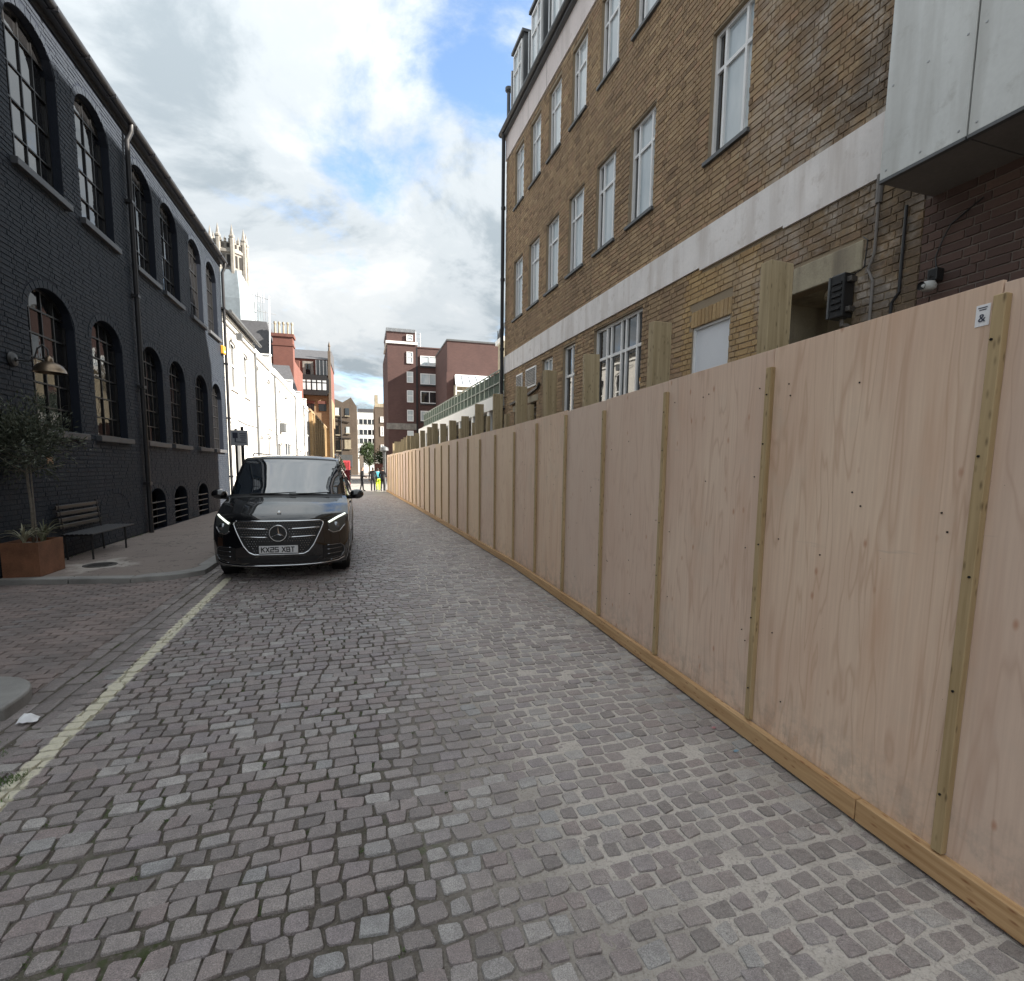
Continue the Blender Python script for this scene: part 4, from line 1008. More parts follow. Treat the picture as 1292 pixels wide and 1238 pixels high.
for _ in range(9): tuft(-1.90+random.uniform(-.1, .09), 3.12+random.uniform(-.16, .2), 110, .03, .035)
for _ in range(7): tuft(-2.14+random.uniform(-.06, .06), 3.62+random.uniform(-.1, .15), 60, .03, .028)
jn = [s for s in setts if s[1] < 4.2 and -1.8 < s[0] < .35]
for s in random.sample(jn, min(len(jn), 75)): tuft(s[0]+s[2]/2+.007, s[1]+random.uniform(-.04, .04), 34, .011, .014)
gm = MB()
for _ in range(900):
    x, y = random.uniform(-2.2, 2.2), .7+random.random()**1.6*7; e = random.uniform(.0015, .0045); z = -.002
    gm.faces([(x-e, y, z), (x, y-e, z), (x+e, y, z), (x, y+e, z), (x+e*.2, y, z+e*1.3)], [(0, 1, 4), (1, 2, 4), (2, 3, 4), (3, 0, 4)], random.random())
tag(gm.build('grit', 'kerb', kind='stuff'), 'pale grit scattered over the cobbles', 'grit')
b2 = b.build('weeds', 'grass', kind='stuff'); tag(b2, 'small green weeds and moss sprouting in the cobble joints', 'weeds')
b = MB()
for _ in range(160):
    y = random.uniform(9.9, 14.2); x = XL+.03+abs(random.gauss(0, .03)); leaf(b, (x, y, PAVZ-.004), (random.gauss(0, .5), random.gauss(0, .5), 1), random.uniform(.01, .05), .006, random.random()*.7)
tag(b.build('wall_foot_weeds', 'grass', kind='stuff'), 'thin weeds along the foot of the charcoal wall', 'weeds')

# ------------------------------------------------------------------ white painted mews houses
random.seed(51)
def sash(parent, o, T=LW, flip=True, back=-.12, pane='glass', fr='upvc', bars=True):
    u0, u1, z0, zs, zc = o; f = MB(T, flip); fw = .05; d0, d1 = back, back+.05
    f.box(u0, u0+fw, d0, d1, z0, zs); f.box(u1-fw, u1, d0, d1, z0, zs); f.box(u0+fw, u1-fw, d0, d1, z0, z0+fw)
    n = 8; us = [u0+(u1-u0)*i/n for i in range(n+1)]
    for a, b in zip(us, us[1:]): f.poly([(a, d1, arch_z(o, a)-fw*1.6), (b, d1, arch_z(o, b)-fw*1.6), (b, d1, arch_z(o, b)), (a, d1, arch_z(o, a))])
    zm = (z0+zc)/2; f.box(u0+fw, u1-fw, d0, d1+.01, zm-.03, zm+.03)
    if bars: um = (u0+u1)/2; f.box(um-.014, um+.014, d0, d1-.006, z0+fw, zc-fw)
    w_ = f.build('window', fr, parent)
    for za, zb in ((z0, zm), (zm, None)):
        g_ = MB(T, flip)
        if zb: q = [(u0, za), (u1, za), (u1, zb), (u0, zb)]
        else: q = [(u0, za), (u1, za)] + [(a, arch_z(o, a)) for a in us[::-1]]
        g_.poly([(u, back+.02+random.uniform(-.004, .004), z) for u, z in q]); g_.build('pane', pane, w_)
    return w_
def white_house(y0, y1, top, upper, lower, label, doors=(), eave=False, stack=True):
    h = thing('white_house', (XL, (y0+y1)/2, PAVZ), label, 'house', 'white painted mews houses')
    U = [(a, b, z0, z1-.12, z1) for a, b, z0, z1 in upper]; Lw = [(a, b, z0, z1-.1, z1) for a, b, z0, z1 in lower]; D = [(a, b, PAVZ, z1, z1) for a, b, z1 in doors]
    ws = MB(LW, True); wall_sheet(ws, y0, y1, 0, top, U+Lw+D, 0, 8); reveals(ws, U+Lw+D, 0, -.13, 8); ws.box(y0+.001, y1-.001, -7, -.5, 0, top-.2); ws.build('wall', 'fwhite', h)
    for o in U+Lw:
        sash(h, o); b = MB(LW, True); b.box(o[0]-.07, o[1]+.07, -.1, .08, o[2]-.1, o[2]-.002); b.build('window_sill', 'whitewash', h)
    for o in D:
        b = MB(LW, True); b.box(o[0], o[1], -.12, -.08, o[2], o[3]-.35); dr = b.build('door', random.choice(('whitewash', 'lead', 'whitewash')), h)
        b = MB(LW, True); b.box(o[0]+.05, o[1]-.05, -.1, -.09, o[3]-.33, o[3]-.03); b.build('fanlight', 'glass', h)
        b = MB(LW, True); b.lathe([(0, 0), (.03, 0), (.03, .04), (0, .05)], (o[0]+.12, -.08, 1.1), 8, 'y'); b.build('door_knob', 'brass', dr)
    b = MB(LW, True); b.box(y0, y1, -.05, .10, top-.34, top-.26); b.box(y0, y1, -.05, .05, top-.06, top+.03); b.build('cornice', 'whitewash', h)
    b = MB(LW, True)
    if eave: b.grid([[(y0-.1, .28, top), (y1, .28, top)], [(y0-.1, -4, top+2.0), (y1, -4, top+2.0)], [(y0-.1, -8, top), (y1, -8, top)]])
    else: b.grid([[(y0, -.3, top-.1), (y1, -.3, top-.1)], [(y0, -4, top+1.2), (y1, -4, top+1.2)], [(y0, -8, top-.1), (y1, -8, top-.1)]])
    b.build('roof', 'slate', h)
    b = MB(LW, True); b.tube([(y1-.06, .07, top-.3), (y1-.06, .07, PAVZ)], .05, 8)
    if eave: b.tube([(y0-.1, .31, top), (y1, .31, top)], .06, 8)
    b.build('downpipe', 'lead', h, smooth=True, angle=40)
    if stack: b = MB(LW, True); b.box(y1-.32, y1-.02, -2.2, -.1, top-.2, top+.75); b.box(y1-.36, y1-.0, -2.25, -.06, top+.75, top+.83); b.build('party_wall', 'whitewash', h)
    return h
h1 = white_house(22.42, 28.42, 7.35, [(23.35, 24.55, 4.72, 6.6), (25.8, 26.95, 4.72, 6.58)], [], 'white painted brick mews house beside the charcoal building, with dark eaves', [(23.8, 24.9, 3.0), (25.1, 26.2, 3.05)], True, False)
white_house(28.44, 34.30, 7.25, [(28.75, 29.5, 4.7, 6.55), (31.95, 32.95, 3.75, 6.4)], [(29.2, 30.0, 1.0, 3.15), (31.4, 32.7, .9, 3.3)], 'white mews house with a tall narrow stair window and a roof aerial', [(27.8+.8, 29.05, 3.1)])
white_house(34.32, 44.15, 7.3, [(34.6, 35.3, 4.55, 6.4), (36.0, 36.8, 4.52, 6.4), (38.8, 40.0, 4.6, 6.4), (41.5, 42.5, 4.65, 6.45)], [(34.5, 36.9, 1.0, 3.1), (38.2, 41.9, .9, 3.25)], 'wide white mews house with four arched upper windows and broad ground-floor glazing', [(42.6, 43.5, 3.0)])
white_house(44.17, 50.30, 7.25, [(45.6, 46.5, 4.5, 6.4), (47.4, 48.3, 4.5, 6.4)], [(46.6, 48.6, 1.0, 3.0)], 'white mews house second from the golden stone building', [(45.0, 46.0, 3.0)])
white_house(50.32, 54.60, 7.15, [(51.3, 52.1, 4.5, 6.3), (53.0, 53.8, 4.5, 6.3)], [(52.4, 53.9, 1.0, 3.0)], 'white mews house adjoining the golden stone building', [(50.9, 51.8, 2.9)])
# festooned cable, satellite bracket, floodlight on first house
b = MB(LW, True); b.tube([(22.9, .04, 6.75), (23.6, .3, 6.72)], .012, 6); b.box(23.55, 23.8, .22, .42, 6.6, 6.85); b.build('floodlight', 'lead', h1)
b = MB(LW, True); b.tube([(22.6, .03, 3.35), (23.5, .04, 3.3), (24.4, .05, 3.05), (24.6, .05, 2.9)], .012, 6); b.tube([(24.2, .03, 3.5), (26, .03, 3.45), (28.4, .03, 3.5)], .014, 6); b.build('cable', 'lead', h1)
ca = thing('overhead_cable', (XL, 30, 3.6), 'thin grey cable sagging along the fronts of the white houses', 'cable')
b = MB(LW, True); P_ = []
for i in range(60):
    u = 28.5+i*.43; ph = ((u-28.5) % 5.2)/5.2; P_.append((u, .05, 3.62-.28*math.sin(math.pi*ph)))
b.tube(P_, .016, 5); b.build('wire', 'lead', ca)
o = MB(LW, True).box(35.9, 36.7, .02, .32, 3.75, 4.3).build('air_conditioner', 'lead', bevel=.03, center=True); tag(o, 'grey air conditioning box fixed to the wide white house', 'air conditioner')
ae = thing('roof_aerial', (XL-.1, 33.2, 6.4), 'tall thin aerial pole with a side arm on the white house roof', 'aerial')
b = MB(); b.tube([(XL+.08, 32.4, 6.3), (XL+.02, 33.6, 11.2)], .03, 6); b.build('pole', 'galv', ae)
b = MB(); b.tube([(XL+.0, 33.6, 11.0), (XL-.9, 33.3, 11.15)], .018, 6)
for i in range(6): b.tube([(XL-.25-i*.12, 33.5-i*.02, 10.8), (XL-.25-i*.12, 33.5-i*.02, 11.4)], .008, 4)
b.build('aerial_array', 'galv', ae)

# ------------------------------------------------------------------ sign on posts behind the van
sg = thing('parking_sign', (-4.0, 20, PAVZ), 'grey rectangular sign board on two dark posts in front of the white house', 'sign')
for x in (-4.13, -3.93): b = MB(); b.tube([(x, 20.05, PAVZ), (x, 20.05, 2.98 if x > -4.1 else 2.9)], .05 if x > -4 else .04, 10); b.build('post', 'blackpipe', sg, smooth=True, angle=40)
b = MB(); b.box(-4.27, -3.74, 19.96, 19.985, 2.33, 2.85); sb = b.build('board', 'signface', sg, bevel=.01)
b = MB(); b.box(-4.21, -4.05, 19.952, 19.957, 2.58, 2.77); b.box(-4.15, -4.11, 19.952, 19.957, 2.44, 2.58); b.build('pictogram', 'signink', sb)
b = MB()
for i, (a, c_) in enumerate(((-4.0, -3.78), (-3.98, -3.8), (-3.98, -3.8), (-3.95, -3.82), (-4.1, -3.8))): z = 2.72-i*.07; b.box(a, c_, 19.952, 19.957, z, z+.025)
b.build('text_lines', 'signink', sb)

# ------------------------------------------------------------------ low white building with green screen
random.seed(61)
lw_ = thing('low_white_building', RW(24, 0, 0), 'low white-fasciaed building with a green mesh screen along its roof behind the hoarding', 'building')
b = MB(RW); b.box(15.80, 33.2, -.3, .03, 3.57, 3.98); b.build('fascia', 'whitewash', lw_)
b = MB(RW); b.box(15.80, 33.2, -6, -.3, 3.6, 3.9); b.build('roof_slab', 'concrete', lw_)
b = MB(RW); b.box(15.80, 33.2, -2.3, -2.2, 0, 3.57); b.build('back_wall', 'dark_void', lw_)
for i in range(8): s_ = 17.4+i*2.2; b = MB(RW); b.box(s_, s_+.28, -.28, -.0, 0, 3.57); b.build('column', 'whitewash', lw_)
n = 26
for i in range(n):
    a = 15.9+i*.62; b = MB(RW); b.box(a+.03, a+.59, -.12, -.10, 4.0, 4.72); b.build('mesh_panel', 'green', lw_)
    b = MB(RW); b.box(a-.02, a+.03, -.13, -.08, 3.98, 4.78); b.build('screen_post', 'greenpost', lw_)
b = MB(RW)
for z in (4.02, 4.36, 4.74): b.box(15.88, 15.9+n*.62, -.085, -.06, z, z+.04)
b.build('screen_rails', 'greenpost', lw_)
b = MB(RW); b.box(24.5, 33.5, -3.0, -1.2, 3.9, 4.9); b.build('plant_screen', 'galv', lw_)
for i in range(5): b = MB(RW); b.box(33.4+i*.01, 33.6, -1.0-i*.8, -.3-i*.8, 2.6, 4.1); b.build('glazed_bay', 'frost', lw_)

# ------------------------------------------------------------------ red brick tower block, and the block beside it
def yface(x, off, z): return (x, YF-off, z)
tw = thing('red_tower', (5, 58, 0), 'dark red brick stair tower and flats with white windows and a flat-roofed block', 'building')
YF = 58
b = MB(); b.box(2.8, 5.75, 58, 70, 0, 14.5); b.build('tower_wall', 'fred', tw)
b = MB(); b.box(2.65, 5.95, 57.9, 64, 14.5, 14.75); b.build('roof_band', 'whitewash', tw)
b = MB(); b.box(2.75, 5.7, 58.05, 64, 14.75, 15.75); b.build('lift_room', 'fred', tw)
b = MB(); b.box(2.70, 5.75, 58.0, 64, 15.75, 16.05)
for i in range(24): b.box(2.7+i*.128, 2.7+i*.128+.06, 57.97, 58.0, 15.7, 16.08)
b.build('lead_roof', 'galv', tw)
b = MB(); b.box(2.6, 5.75, 57.88, 58.0, 5.6, 6.25); b.build('lower_band', 'stonepale', tw)
b = MB(); b.box(5.75, 8.9, 58.35, 70, 0, 14.3); b.box(5.72, 8.9, 58.3, 58.6, 14.3, 14.42); b.build('flats_wall', 'fred', tw)
b = MB(); b.box(5.75, 5.95, 58.2, 58.35, 0, 14.3); b.build('downpipe_recess', 'blackpipe', tw)
for z0, z1 in ((12.55, 13.75), (10.55, 11.7), (8.5, 9.75), (6.5, 7.7), (14.85, 15.5), (4.2, 5.5)):
    w_ = upvc_window(tw, yface, (4.78, 5.45, z0, z1), .03, [1], .55, 'frost', .07)
YF = 58.35
for z0, z1 in ((12.45, 13.5), (10.5, 11.65), (8.5, 9.8), (6.6, 7.7)):
    w_ = upvc_window(tw, yface, (6.25, 8.15, z0, z1), .03, [1, 1], 1.0, 'frost' if z0 != 8.5 else 'glass', .09)
    b = MB(); b.box(6.2, 8.2, 58.2, 58.34, z0-.18, z0-.01); b.build('window_sill', 'blackpipe', tw)
b = MB(); b.tube([(5.8, 58.6, 14.4), (5.8, 58.6, 16.0)], .03, 6); b.tube([(6.3, 58.6, 14.4), (6.3, 58.6, 15.9)], .03, 6)
for z in (14.8, 15.3, 15.8): b.tube([(5.8, 58.6, z), (6.3, 58.6, z)], .025, 6)
b.build('roof_ladder', 'galv', tw)
bk = thing('red_brick_block', (10, 50, 0), 'plain windowless red brick block with white-framed rooflight beyond the green screen', 'building')
b = MB(); b.box(7.85, 14.5, 50, 58, 0, 13.35); b.build('wall', 'fred', bk); b = MB(); b.box(7.8, 14.55, 49.94, 58, 13.35, 13.5); b.build('coping', 'lead', bk)
b = MB(); b.box(7.7, 8.35, 49.4, 50, 0, 10.4); b.build('pier', 'fred', bk)
b = MB(); b.box(8.36, 13, 48.9, 49.98, 5, 9.2); b.build('stair_lobby', 'concrete', bk)
b = MB(); b.grid([[(8.3, 47.8, 9.0), (12.0, 47.8, 9.0)], [(8.6, 49.95, 10.2), (12.0, 49.95, 10.2)]]); b.build('rooflight_glass', 'frost', bk)
b = MB()
for i in range(6): x = 8.3+i*.73; b.bar((x, 47.78, 9.03), (x+.3*(1-i/5), 49.95, 10.23), .09, .09)
b.bar((8.3, 47.75, 9.0), (12, 47.75, 9.0), .16, .2); b.bar((8.3, 47.75, 8.5), (12, 47.75, 8.5), .1, .1); b.bar((8.3, 47.75, 8.0), (8.3, 47.75, 9.0), .1, .1); b.bar((8.6, 49.9, 10.25), (12, 49.9, 10.25), .1, .14); b.build('rooflight_frame', 'upvc', bk)
ct = thing('curved_roof_building', (9.4, 30, 0), 'dark building with a curved glazed top floor behind the stock-brick corner', 'building')
b = MB(); b.box(7.75, 9.6, 29, 30.4, 0, 8.7); b.build('wall', 'concrete', ct)
b = MB(); b.box(7.6, 9.6, 29, 30.5, 8.7, 8.95); b.build('white_band', 'whitewash', ct)
rows = []
for k in range(7): a = R_(90*k/6); rows.append([(8.55-.85*math.cos(a), y, 8.95+1.3*math.sin(a)) for y in (29, 30.45)])
b = MB(); b.grid(rows); b.box(8.55, 9.6, 29, 30.45, 8.95, 10.25); b.build('curved_top', 'lead', ct)
for i in range(3): b = MB(); b.box(7.66, 7.69, 29.2+i*.5, 29.25+i*.5, 8.95, 9.5); b.build('mullion', 'blackpipe', ct)

# ------------------------------------------------------------------ golden stone building, gable building, chimneys, ruin and beyond
gs = thing('golden_stone_building', (XL, 66, 0), 'low golden stone building with tall narrow bays at the end of the white houses', 'building')
b = MB(LW, True); b.box(54.62, 79.9, -8, 0, 0, 6.9); b.build('wall', 'fstone', gs)
b = MB(LW, True); b.box(54.62, 79.9, -8, .25, 6.9, 7.1); b.build('cornice', 'fstone2', gs)
for i in range(8):
    a = 55.6+i*3.0; b = MB(LW, True); b.box(a, a+.5, 0, .3, 0, 6.9); b.build('buttress', 'fstone', gs)
    b = MB(LW, True); b.box(a+.9, a+2.4, .0, .02, 3.0, 6.2); w_ = b.build('window', 'oldglass', gs); b = MB(LW, True); b.box(a+1.6, a+1.7, .02, .06, 3.0, 6.2); b.build('mullion', 'fstone2', w_)
b = MB(LW, True); b.box(56, 79, .0, .9, 2.0, 2.6); b.build('awning', 'fstone2', gs)
gb = thing('gabled_mansion', (-6.2, 80, 0), 'red brick and stone mansion with dark timber oriel bay and pinnacled corner', 'building')
b = MB(); b.box(-9.0, -4.1, 80, 92, 11.5, 16.4); b.build('upper_wall', 'fred2', gb); b = MB(); b.box(-9.0, -4.1, 80, 92, 0, 11.5); b.build('lower_wall', 'fstone2', gb)
b = MB(); b.ext([(79.8, 16.4), (92, 16.4), (92, 19.0), (84, 18.4)], -9.0, -4.0, 'yz'); b.build('roof', 'slate', gb)
b = MB(); b.ext([(-8.4, 14.1), (-4.5, 14.1), (-4.2, 13.6), (-4.2, 11.9), (-4.6, 11.4), (-8.4, 11.4)], 79.0, 80.0, 'xz'); oriel = b.build('oriel_bay', 'benchm', gb)
for i in range(5):
    x = -7.75+i*.68; b = MB(); b.box(x, x+.48, 78.95, 79.0, 12.1, 13.0); b.build('pane', 'frost', oriel); b = MB(); b.box(x, x+.48, 78.95, 79.0, 13.15, 13.4); b.build('pane', 'frost', oriel)
for x0, x1, z0, z1 in ((-7.5, -6.4, 14.3, 15.9),):
    b = MB(); b.box(x0-.15, x1+.15, 79.9, 80, z0-.1, z1+.15); fr_ = b.build('window_surround', 'stonepale', gb); b = MB(); b.box(x0+.25, x1-.25, 79.85, 79.9, z0, z1-.15); b.build('pane', 'glass', fr_)
b = MB(); b.box(-5.9, -4.4, 79.4, 80, 14.2, 16.2); bw = b.build('bay_window', 'glass', gb)
for i in range(4): b = MB(); x = -5.9+i*.48; b.box(x, x+.07, 79.34, 79.4, 14.2, 16.2); b.build('mullion', 'galv', bw)
for x0, z0 in ((-7.3, 9.3), (-5.7, 9.3)):
    b = MB(); b.box(x0, x0+1.0, 79.9, 80, z0, z0+1.0); w_ = b.build('window', 'oldglass', gb); b = MB(); b.box(x0-.1, x0+1.1, 79.85, 80, z0+1.0, z0+1.4); b.build('lintel', 'fred2', w_)
b = MB(); b.box(-4.3, -3.95, 79.7, 80.4, 0, 17.6); b.lathe([(.16, 17.6), (.12, 18.2), (.18, 18.3), (.0, 19.0)], (-4.1, 80, 0), 8); b.build('corner_pinnacle', 'fbrown', gb)
b = MB(); b.box(-9.2, -8.0, 79.4, 80.2, 11, 16.0); b.build('corner_pier', 'fred2', gb)
cs = thing('red_mansion', (-9.5, 68, 0), 'red terracotta mansion with tall chimney stack and steep dark roof behind the white houses', 'building')
b = MB(); b.box(-13.5, -7.6, 68, 80, 0, 14.2); b.build('wall', 'fred2', cs)
b = MB(); b.box(-9.6, -7.45, 67.4, 69, 0, 16.4); b.box(-9.75, -7.3, 67.3, 69.1, 16.4, 16.75); b.box(-9.7, -7.35, 67.35, 69.05, 15.4, 15.6); st_ = b.build('chimney_stack', 'fred2', cs)
for i in range(5): x = -9.4+i*.46; b = MB(); b.lathe([(.14, 16.7), (.10, 17.9), (.15, 18.0), (.15, 18.2), (.0, 18.2)], (x, 68.2, 0), 8); b.build('chimney_pot', 'concrete', st_)
b = MB(); b.faces([(-13.6, 67.9, 14.2), (-9.4, 67.9, 14.2), (-10.4, 69, 18.3), (-13.6, 69, 18.3), (-13.6, 80, 14.2), (-9.4, 80, 14.2), (-10.4, 78, 18.3), (-13.6, 78, 18.3)], [(0, 1, 2, 3), (1, 5, 6, 2), (3, 2, 6, 7), (4, 7, 6, 5), (0, 3, 7, 4)]); b.build('steep_roof', 'slate', cs)
b = MB(); b.box(-11.3, -9.9, 67.85, 68, 14.0, 14.2); b.box(-13.5, -7.6, 67.8, 68, 13.2, 13.4); b.build('string_course', 'stonepale', cs)
for x in (-11.2, -10.2): b = MB(); b.box(x, x+.7, 67.9, 68, 12.0, 13.1); w_ = b.build('window', 'glass', cs)
b = MB(); b.grid([[(-10.5, 60, 9.0), (-6.2, 60, 9.0)], [(-10.5, 64, 12.6), (-7.5, 64, 12.6)], [(-10.5, 67.3, 9.0), (-7.0, 67.3, 9.0)]]); b.box(-10.5, -6.2, 60.01, 67.3, 0, 9.0); b.build('rear_wing', 'slate', cs)
# church tower, sheeted and scaffolded
ch = thing('church_tower', (-15.4, 75, 0), 'pale stone octagonal church tower with pinnacles above white scaffold sheeting', 'church tower')
b = MB(); pts_ = [(-17.2, 73), (-13.9, 73), (-12.3, 74.5), (-12.3, 79), (-17.2, 79)]
b.ext(pts_, 0, 21.8); rows = [[(x, y, 21.8) for x, y in pts_], [(-17.0, 73.6, 25.2), (-14.2, 73.6, 25.2), (-13.8, 74.6, 25.0), (-13.8, 77, 25.0), (-17.0, 77, 25.2)]]
b.grid(rows, close=True); b.build('scaffold_sheeting', 'sheet', ch)
cx_, cy_ = -15.4, 75.6
def octo(r, z): return [(cx_+r*math.cos(R_(22.5+45*k)), cy_+r*math.sin(R_(22.5+45*k)), z) for k in range(8)]
b = MB(); b.grid([octo(1.95, 20), octo(1.95, 27.2), octo(2.1, 27.3), octo(2.1, 27.6), octo(1.95, 27.7), octo(1.95, 28.5)], close=True); b.build('lantern_wall', 'stonepale', ch)
for k in range(8):
    a = R_(22.5+45*k); x, y = cx_+2.0*math.cos(a), cy_+2.0*math.sin(a)
    b = MB(); b.lathe([(.27, 20), (.27, 28.9), (.34, 29.0), (.34, 29.2), (.22, 29.3), (.0, 30.6)], (x, y, 0), 6); b.build('pinnacle', 'stonepale', ch)
    a2 = R_(45*k); mx, my = cx_+1.83*math.cos(a2), cy_+1.83*math.sin(a2); tx_, ty_ = -math.sin(a2), math.cos(a2)
    for j in (-1, 1):
        q = lambda d, z, o_: (mx+tx_*d+math.cos(a2)*o_, my+ty_*d+math.sin(a2)*o_, z)
        b = MB(); b.poly([q(j*.35-.22, 25.6, .03), q(j*.35+.22, 25.6, .03), q(j*.35+.22, 27.0, .03), q(j*.35-.22, 27.0, .03)]); b.build('belfry_opening', 'dark_void', ch)
        b = MB(); b.poly([q(j*.32-.16, 27.85, .03), q(j*.32+.16, 27.85, .03), q(j*.32+.16, 28.3, .03), q(j*.32-.16, 28.3, .03)]); b.build('parapet_opening', 'dark_void', ch)
    for j in (-1, 0, 1): b = MB(); p_ = (mx+tx_*j*.5, my+ty_*j*.5); b.box(p_[0]-.13, p_[0]+.13, p_[1]-.13, p_[1]+.13, 28.5, 28.85); b.build('merlon', 'stonepale', ch)
b = MB()
for i in range(7): x = -12.1+i*.25; b.tube([(x, 74.2+i*.2, 14), (x, 74.2+i*.2, 22.5-i*.6+random.uniform(0, 1))], .035, 5)
for i in range(5): b.tube([(-12.3, 74.2, 16+i*1.2), (-10.2, 75.4, 16+i*1.2)], .035, 5)
b.build('scaffold_tubes', 'galv', ch)
# ruinous brown terrace, seen end on
rn = thing('brown_brick_terrace', (-2.7, 100, 0), 'sooty brown brick terrace with stepped broken gable and mixed windows far along the street', 'building')
b = MB(); b.ext([(-4.8, 0), (-1.7, 0), (-1.7, 13.8), (-3.1, 12.9), (-4.8, 13.6)], 100, 112, 'xz'); b.build('wall', 'fbrown', rn)
b = MB(); b.ext([(-1.69, 0), (-.7, 0), (-.7, 12.3), (-1.69, 13.9)], 100.2, 118, 'xz'); b.build('end_pier', 'fbrown', rn)
for x, z, w2, h2, mt in ((-4.4, 10.6, .7, 1.3, 'frost'), (-2.7, 10.6, .7, 1.3, 'glass'), (-4.4, 7.2, .7, 1.6, 'glass'), (-2.6, 7.5, .6, 1.1, 'frost'), (-4.3, 4.4, .8, 1.8, 'glass'), (-2.9, 4.8, 1.1, 1.5, 'concrete')):
    b = MB(); b.box(x, x+w2, 99.93, 100, z, z+h2); w_ = b.build('window', mt, rn); b = MB(); b.box(x-.08, x+w2+.08, 99.85, 100, z-.18, z-.01); b.build('sill', 'concrete', w_)
b = MB(); b.tube([(-3.4, 99.9, 0), (-3.4, 99.9, 12)], .07, 6); b.tube([(-4.7, 99.9, 9.9), (-2, 99.9, 9.4)], .06, 6); b.tube([(-4.5, 99.9, 6.6), (-1.8, 99.9, 6.6)], .06, 6); b.build('waste_pipes', 'blackpipe', rn)
b = MB(); b.box(-4.6, -1.6, 99.2, 99.95, 1.5, 3.6); b.build('shopfront_hoarding', 'lead', rn)
wm = thing('white_office_block', (1.6, 140, 0), 'white rendered office block with ribbon windows closing the street', 'building')
b = MB(); b.box(-.9, 4.2, 140, 150, 0, 15.2); b.build('wall', 'whitewash', wm); b = MB(); b.box(-.7, 4.2, 139.9, 150, 15.2, 16.0); b.build('attic', 'slate', wm)
for z in (5.0, 7.4, 9.6, 12.2): b = MB(); b.box(-.6, 3.9, 139.92, 140, z, z+1.2); w_ = b.build('ribbon_window', 'glass', wm)
for z in (5.0, 7.4, 9.6, 12.2):
    for i in range(5): b = MB(); b.box(-.6+i*1.05, -.45+i*1.05, 139.86, 139.92, z, z+1.2); b.build('mullion', 'whitewash', wm)
nb = thing('brown_brick_house', (3.3, 85, 0), 'narrow brown brick house with white sash windows beside the dark red tower', 'building')
b = MB(); b.box(2.1, 5.5, 85, 96, 0, 10.7); b.build('wall', 'fbrown', nb); b = MB(); b.box(2.1, 5.5, 84.95, 96, 10.7, 11.3); b.box(2.05, 2.6, 85.2, 86.4, 11.3, 12.6); b.build('parapet', 'concrete', nb)
b = MB(); b.box(2.1, 5.0, 84.9, 85, 0, 3.4); b.build('shopfront', 'whitewash', nb)
for z0, z1 in ((8.4, 9.3), (6.3, 7.8), (3.9, 5.0)): YF = 85; upvc_window(nb, yface, (2.9, 3.65, z0, z1), .03, [1, 1], .5, 'frost', .09)
ow = MB(); ow.box(1.35, 2.9, 60, 60.3, 0, 1.95); o = ow.build('garden_wall', 'fred2', center=True); tag(o, 'short orange-red brick wall beside the end of the hoarding', 'wall')
b = MB(); b.lathe([(.11, 0), (.10, 2.6), (.16, 2.7), (.3, 2.75), (.26, 2.95), (0, 3.05)], (1.5, 37.2, 0), 12); o = b.build('lamp_bollard', 'lead', smooth=True, angle=40); tag(o, 'short grey lamp column standing at the far end of the hoarding', 'lamp')
for i, (x, yy) in enumerate(((-.35, 90), (-.25, 96))):
    b = MB(); b.box(x, x+.6, yy, yy+.5, 0, 3.2-i*.4); b.box(x-.05, x+.65, yy-.05, yy+.55, 3.2-i*.4, 3.35-i*.4); o = b.build('gate_pier', 'whitewash', center=True); tag(o, ('taller' if i == 0 else 'shorter')+' white gate pier in front of the brown brick terrace', 'pier')
def leafy(name, label, c, rad, n, trunk_h, ls=.3):
    t = thing(name, (c[0], c[1], 0), label, 'tree')
    b = MB(); b.tube([(c[0], c[1], 0), (c[0]+.1, c[1], trunk_h*.6), (c[0], c[1], c[2])], [.22, .17, .1], 8)
    for i in range(6):
        a = i*1.05; b.tube([(c[0], c[1], trunk_h), (c[0]+math.cos(a)*rad[0]*.6, c[1]+math.sin(a)*rad[1]*.6, c[2]+random.uniform(-.3, .8))], [.09, .03], 5)
    b.build('trunk', 'bark', t); b = MB()
    for i in range(n):
        d = Vector((random.gauss(0, 1), random.gauss(0, 1), random.gauss(0, 1))).normalized()*random.uniform(.55, 1)**.6; cc = Vector(c)+Vector((d.x*rad[0], d.y*rad[1], d.z*rad[2])); tb = random.random()*.6
        for k in range(14): leaf(b, cc+Vector((random.gauss(0, .25), random.gauss(0, .25), random.gauss(0, .2))), (random.gauss(0, 1), random.gauss(0, 1), random.gauss(0, .7)), ls*random.uniform(.6, 1.2), ls*.5, tb+random.random()*.4)
    b.build('crown', 'treeleaf', t)
leafy('street_tree', 'leafy green tree in front of the white office block', (1.5, 116, 4.2), (1.9, 1.9, 2.4), 420, 2.0)
leafy('garden_tree', 'small dark bush showing over the orange-red brick wall', (2.2, 63, 2.6), (.75, .7, .8), 150, 1.2, .18)
